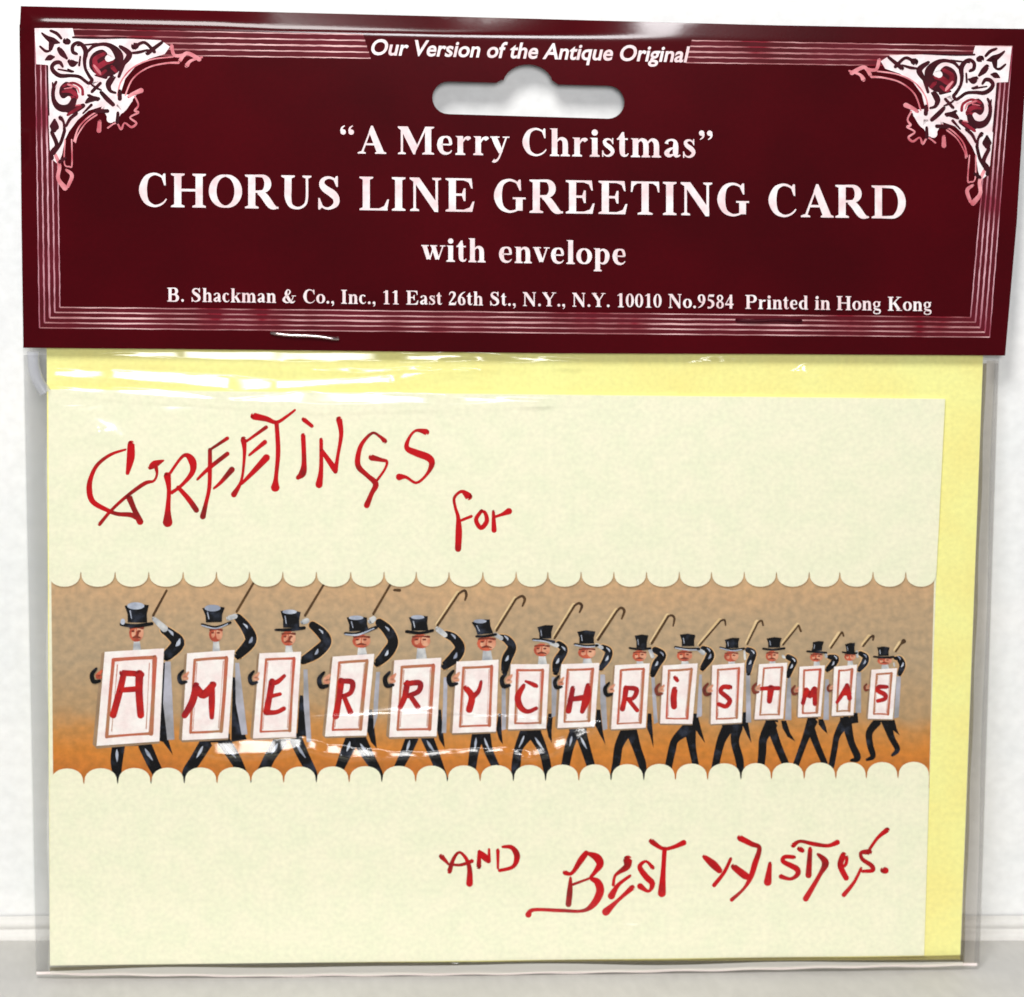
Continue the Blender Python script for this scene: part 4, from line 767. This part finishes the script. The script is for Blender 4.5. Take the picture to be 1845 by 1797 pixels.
  blk=[(1105, 1170), (1130, 1170), (1155, 1300), (1172, 1410), (1135, 1340), (1100, 1265)], legs=[[(990, 1290, 90), (935, 1400, 66), (890, 1600, 56)], [(1060, 1290, 90), (1045, 1400, 64), (1080, 1540, 64), (1092, 1680, 40)]]),
 dict(c=D_, l='T', crown=[(1288, 602), (1405, 598), (1392, 672), (1300, 672)], brim=[(1262, 680, 16), (1340, 688, 16), (1425, 678, 18)], face=(1330, 738, 58, 44), pl=[(1230, 800), (1448, 788), (1416, 1220), (1195, 1226)],
  let=[[(1240, 990, 22), (1310, 985, 24), (1382, 985, 24)], [(1322, 985, 40), (1310, 1085, 30)]],
  arm=[(1455, 890, 36), (1480, 820, 50), (1500, 775, 46), (1455, 745, 44)], glove=[(1415, 738, 26), (1425, 748, 24)], cane=[(1415, 650), (1535, 500)], hook=[(1535, 500, 16), (1552, 545, 18)], fist=(1205, 990, 34), tail=[(1450, 900), (1475, 900), (1480, 1230), (1430, 1230)],
  blk=[(1400, 1235), (1440, 1235), (1470, 1330), (1510, 1395), (1450, 1360), (1410, 1290)], legs=[[(1330, 1250, 100), (1265, 1370, 66), (1255, 1480, 62), (1243, 1600, 56)], [(1330, 1300, 70), (1380, 1440, 60), (1440, 1580, 56)]]),
 dict(c=E_, l='M', crown=[(335, 585), (415, 580), (400, 645), (325, 650)], brim=[(295, 650, 14), (360, 655, 16), (432, 660, 14)], face=(360, 692, 54, 34), pl=[(240, 760), (422, 750), (392, 1115), (228, 1122)],
  let=[[(290, 925, 24), (265, 1020, 22)], [(290, 928, 30), (315, 965, 34), (348, 920, 30)], [(348, 918, 24), (350, 1025, 24)]],
  arm=[(440, 780, 36), (480, 740, 50), (500, 700, 44), (455, 690, 34)], glove=[(428, 668, 24), (432, 690, 20)], cane=[(465, 625), (530, 530)], hook=[(530, 530, 14), (545, 515, 16), (555, 540, 12)], fist=(205, 932, 28), tail=[(425, 850), (450, 850), (450, 1140), (410, 1140)],
  blk=[(375, 1135), (410, 1135), (430, 1190), (440, 1240), (405, 1210), (375, 1170)], legs=[[(335, 1140, 80), (280, 1280, 50), (215, 1460, 44)], [(320, 1200, 60), (360, 1310, 50), (420, 1450, 44)]]),
 dict(c=E_, l='A', crown=[(565, 600), (638, 590), (635, 660), (575, 662)], brim=[(548, 655, 12), (600, 665, 14), (650, 662, 14)], face=(600, 690, 48, 30), pl=[(488, 760), (652, 745), (626, 1106), (470, 1112)],
  let=[[(580, 895, 22), (550, 950, 24), (508, 1015, 16)], [(580, 895, 26), (598, 985, 26)], [(545, 955, 20), (600, 950, 20)]],
  arm=[(668, 780, 34), (705, 730, 50), (712, 690, 44), (675, 665, 34)], glove=[(650, 650, 18), (655, 690, 18)], cane=[(695, 612), (745, 550)], hook=[(745, 550, 14), (768, 540, 18), (765, 570, 12)], fist=(455, 915, 22), tail=[(650, 800), (680, 800), (680, 1090), (640, 1090)],
  blk=[(600, 1090), (655, 1090), (662, 1160), (600, 1170)], legs=[[(570, 1150, 80), (510, 1250, 48), (490, 1350, 44), (468, 1470, 44)], [(580, 1170, 70), (610, 1300, 50), (655, 1410, 50), (610, 1430, 20)]]),
 dict(c=E_, l='S', crown=[(795, 622), (885, 622), (878, 682), (802, 684)], brim=[(772, 688, 14), (840, 695, 14), (912, 690, 16)], face=(848, 718, 62, 30), pl=[(755, 782), (938, 770), (906, 1136), (728, 1132)],
  let=[[(865, 905, 20), (810, 905, 24), (800, 930, 24), (850, 960, 26), (850, 990, 22), (800, 1005, 20)]],
  arm=[(955, 810, 34), (975, 750, 46), (955, 705, 44), (925, 700, 24)], glove=[(915, 735, 14), (918, 755, 14)], cane=[(928, 650), (965, 598)], hook=[(965, 598, 14), (985, 578, 34)], fist=(718, 910, 22), tail=[(935, 830), (965, 830), (950, 1120), (915, 1130)],
  blk=[(880, 1140), (920, 1140), (935, 1200), (955, 1250), (915, 1220), (880, 1180)], legs=[[(800, 1150, 60), (740, 1230, 50), (745, 1320, 46), (765, 1400, 40), (722, 1425, 20)], [(860, 1150, 70), (900, 1270, 46), (940, 1350, 40), (905, 1392, 22)]]),
]
F0 = C0 - .00002
Q = lambda k: F0 + .000022 * k
WHO = ['first and largest figure at the left end, placard letter A', 'second figure from the left, placard letter M', 'third figure from the left, placard letter E', 'fourth figure from the left, placard letter R', 'fifth figure from the left, placard letter R', 'sixth figure from the left, placard letter Y', 'seventh figure from the left, placard letter C', 'eighth figure, placard letter H under the end of the shiny film crease', 'ninth figure from the left, placard letter R', 'seventh figure from the right, placard with a small letter i', 'fifth figure from the right, placard letter S', 'fourth figure from the right, placard letter T', 'third figure from the right, placard letter M', 'second figure from the right, placard letter A', 'last and smallest figure at the right end, placard letter S']
WHO[9] = 'sixth figure from the right, placard with a small letter i'
def inset(q, a):
    c = (sum(p[0] for p in q) / 4, sum(p[1] for p in q) / 4); out = []
    for i, p in enumerate(q):
        n1, n2 = q[(i + 1) % 4], q[i - 1]
        d1 = Vector((n1[0] - p[0], n1[1] - p[1])).normalized(); d2 = Vector((n2[0] - p[0], n2[1] - p[1])).normalized()
        v = (d1 + d2) * a; out.append((p[0] + v.x, p[1] + v.y))
    return out
for i, g in enumerate(MEN):
    T, s = g['c']; P = lambda l: [T(x, y) for x, y in l]
    W = abs(g['pl'][1][0] - g['pl'][0][0]); U = W / 400.0 if i < 13 else W / 330.0
    b = MB()
    for l in g['legs'] + [g['arm']]: rib(b, BODY, T, s, [(x, y, wd + 17) for x, y, wd in l], Q(-.6))
    halo = b
    b = MB()
    for l in g['legs']: rib(b, BODY, T, s, l, Q(0))
    poly(b, BODY, P(g['blk']), Q(0))
    m0, m1 = g['legs'][0][0], g['legs'][1][0]
    poly(b, BODY, P([(m0[0] - m0[2] * .5, m0[1] - 60 * U), (m1[0] + m1[2] * .5, m1[1] - 60 * U), (m1[0] + m1[2] * .5, m1[1] + 8), (m0[0] - m0[2] * .5, m0[1] + 8)]), Q(0))
    man = lab(b.build('marching_man', M['black'], card), WHO[i])
    if i < 8:
        b = MB()
        for l in g['legs']:
            (x0, y0, w0), (x1, y1, w1) = l[0], l[1]
            rib(b, BODY, T, s, [(x0 + (x1 - x0) * .25 - 10, y0 + (y1 - y0) * .25, 5), (x0 + (x1 - x0) * .55 - 4, y0 + (y1 - y0) * .55, w1 * .24), (x1 + 4, y1 - 10, 5)], Q(.6))
        b.build('trouser_highlight', M['sheen'], man)
    halo.build('pale_outline', M['halo'], man)
    b = MB(); poly(b, BODY, P(g['tail']), Q(1)); b.build('coat_tail', M['coat_grey'], man)
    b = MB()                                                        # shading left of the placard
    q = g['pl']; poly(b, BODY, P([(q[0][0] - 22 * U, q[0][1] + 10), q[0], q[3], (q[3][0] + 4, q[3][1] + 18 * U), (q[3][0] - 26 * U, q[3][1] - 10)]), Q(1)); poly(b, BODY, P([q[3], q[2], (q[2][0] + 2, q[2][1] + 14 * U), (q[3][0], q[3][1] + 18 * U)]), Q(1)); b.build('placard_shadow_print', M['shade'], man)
    b = MB(); rib(b, BODY, T, s, g['arm'], Q(2)); a = g['arm']
    arm = b.build('arm', M['black'], man)
    b = MB()
    for p, r in ((a[1], a[-2]),):
        rib(b, BODY, T, s, [(p[0] - 14 * U, p[1] + 18 * U, 6), (p[0] + 2, p[1], 26 * U), (p[0] + 12 * U, p[1] - 30 * U, 8)], Q(3.2)); rib(b, BODY, T, s, [(r[0] + 10 * U, r[1] + 4, 6), (r[0] + 2, r[1] - 14 * U, 18 * U), (r[0] - 24 * U, r[1] - 36 * U, 5)], Q(3.2))
    b.build('sleeve_highlight', M['sheen'], man)
    # cane: pale casing with dark core
    c0, c1 = g['cane']; b = MB(); pw = 30 if i > 3 else 14
    rib(b, BODY, T, s, [(c0[0] - 8, c0[1] - 6, pw * .7), (c1[0] - 8, c1[1] - 6, pw)], Q(2.2))
    b.build('cane_highlight', M['cane_pale'], man) if i > 3 else None
    b = MB(); rib(b, BODY, T, s, [(c0[0], c0[1], 20 if i < 9 else 15), (c1[0], c1[1], 17 if i < 9 else 13)], Q(3))
    if g['hook']: rib(b, BODY, T, s, g['hook'], Q(3))
    b.build('walking_cane', M['cane'], man)
    b = MB(); rib(b, BODY, T, s, [(x, y, wd * .85) for x, y, wd in g['glove']], Q(4)); b.build('gloved_hand', M['glove'], man)
    cx, cy, rx, ry = g['face']
    b = MB(); poly(b, BODY, P(ell(cx, cy, rx * .84, ry * .95)), Q(3)); head = b.build('head', M['skin'], man)
    b = MB(); poly(b, BODY, P(ell(cx + rx * .45, cy - ry * .05, rx * .42, ry * .75)), Q(4)); poly(b, BODY, P(ell(cx - rx * .35, cy + ry * .1, rx * .2, ry * .35)), Q(4))
    if i < 8: rib(b, BODY, T, s, [(cx - 6, cy - ry * .4, 10), (cx - 14, cy + ry * .15, 16)], Q(4.4))
    b.build('cheek', M['skin_pale'], man)
    b = MB(); rib(b, BODY, T, s, [(cx - rx * .7, cy - ry * .55, ry * .22), (cx, cy - ry * .62, ry * .16), (cx + rx * .75, cy - ry * .55, ry * .3)], Q(5))
    rib(b, BODY, T, s, [(cx - rx * .45, cy - ry * .2, ry * .2), (cx - rx * .3, cy - ry * .2, ry * .2)], Q(5)); rib(b, BODY, T, s, [(cx + rx * .25, cy - ry * .2, ry * .24), (cx + rx * .42, cy - ry * .2, ry * .24)], Q(5))
    rib(b, BODY, T, s, [(cx - rx * .4, cy + ry * .5, ry * .14), (cx, cy + ry * .38, ry * .26), (cx + rx * .45, cy + ry * .52, ry * .14)], Q(5)) if i % 3 != 1 else None
    if i in (0, 2): rib(b, BODY, T, s, [(cx + rx * .2, cy - ry * .1, ry * .3), (cx + rx * .1, cy + ry * .35, ry * .2)], Q(5))
    b.build('face_marks', M['skin_dark'], man)
    b = MB(); ptop = (g['pl'][0][1] + g['pl'][1][1]) / 2
    poly(b, BODY, P([(cx - rx * .3, cy + ry * .9), (cx + rx * .4, cy + ry * .9), (cx + rx * .6, ptop + 12), (cx - rx * .4, ptop + 12)]), Q(2.6)); b.build('collar', M['glove'], man)
    cr = g['crown']; b = MB()
    mx = lambda p, q_, t: (p[0] + (q_[0] - p[0]) * t, p[1] + (q_[1] - p[1]) * t)
    w_ = (cr[1][0] - cr[0][0])
    L1 = mx(cr[0], cr[3], .5); R1 = mx(cr[1], cr[2], .5)
    poly(b, BODY, P([cr[0], (mx(cr[0], cr[1], .5)[0], mx(cr[0], cr[1], .5)[1] - w_ * .08), cr[1], (R1[0] - w_ * .05, R1[1]), cr[2], cr[3], (L1[0] + w_ * .06, L1[1])]), Q(6))
    rib(b, BODY, T, s, g['brim'], Q(6.5))
    hat = b.build('top_hat', M['black'], man)
    b = MB()
    if i < 6: poly(b, BODY, P(ell(*mx(mx(cr[0], cr[1], .46), mx(cr[3], cr[2], .46), .02), w_ * .36, w_ * (.15 if i < 2 else .11))), Q(7.6)); 
    if i in (1, 3, 6, 7, 9, 10) : rib(b, BODY, T, s, [(x, y + 10 * U, wd * .5) for x, y, wd in g['brim'][:2]] + [(g['brim'][2][0] - 20, g['brim'][2][1] + 12 * U, 8)], Q(7.6))
    if i == 0: poly(b, BODY, P(ell(604, 472, 18, 24)), Q(7.6))
    rib(b, BODY, T, s, [(*mx(mx(cr[0], cr[3], .3), mx(cr[1], cr[2], .3), .2), w_ * .05), (*mx(mx(cr[0], cr[3], .75), mx(cr[1], cr[2], .75), .22), w_ * .04)], Q(7.8))
    b.build('hat_shine', M['sheen'], man)
    # placard
    b = MB(); poly(b, BODY, P(g['pl']), Q(8)); plac = b.build('placard', M['placard'], man)
    b = MB(); q1 = inset(g['pl'], 62 * U if i else 66); q1 = [(p[0] + (6 if k in (0, 3) else -2), p[1]) for k, p in enumerate(q1)]
    for k in range(4):
        a_, c_ = q1[k], q1[(k + 1) % 4]; wd = (26, 33, 20, 24)[k] * (U if U > .5 else .6)
        mid = ((a_[0] + c_[0]) / 2 + random.uniform(-3, 3), (a_[1] + c_[1]) / 2 + random.uniform(-3, 3))
        rib(b, BODY, T, s, [(*a_, wd), (*mid, wd * random.uniform(.75, 1.1)), (*c_, wd)], Q(9))
    q2 = inset(g['pl'], (88 if i else 94) * U)
    for k in (1, 3): rib(b, BODY, T, s, [(*q2[k], 6 * U), (*[(q2[k][d] + q2[(k + 1) % 4][d]) / 2 for d in (0, 1)], 3 * U), (*q2[(k + 1) % 4], 7 * U)], Q(9))
    b.build('placard_border', M['border_tan'], man)
    b = MB()
    for l in g['let']: rib(b, BODY, T, s, [(x, y, wd * 1.25 + 3) for x, y, wd in l], Q(10))
    lab(b.build('placard_letter', M['letter_red'], man), 'red letter ' + g['l'])
    # hand gripping the left edge, dark cuff
    fx, fy, fr = g['fist']; b = MB()
    rib(b, BODY, T, s, [(fx + fr * .1, fy - fr * 1.25, fr * .45), (fx - fr * .6, fy - fr * .3, fr * .7), (fx - fr * .3, fy + fr * .8, fr * .75), (fx + fr * .65, fy + fr * .7, fr * .45)], Q(11)); b.build('cuff', M['black'] if i < 9 else M['skin_dark'], man)
    b = MB(); rib(b, BODY, T, s, [(fx + fr * 1.0, fy - fr * .95, fr * .34), (fx + fr * .35, fy - fr * .1, fr * .85), (fx + fr * .75, fy + fr * .1, fr * .6)], Q(12)); b.build('gripping_hand', M['skin_pale'] if i else M['skin'], man)
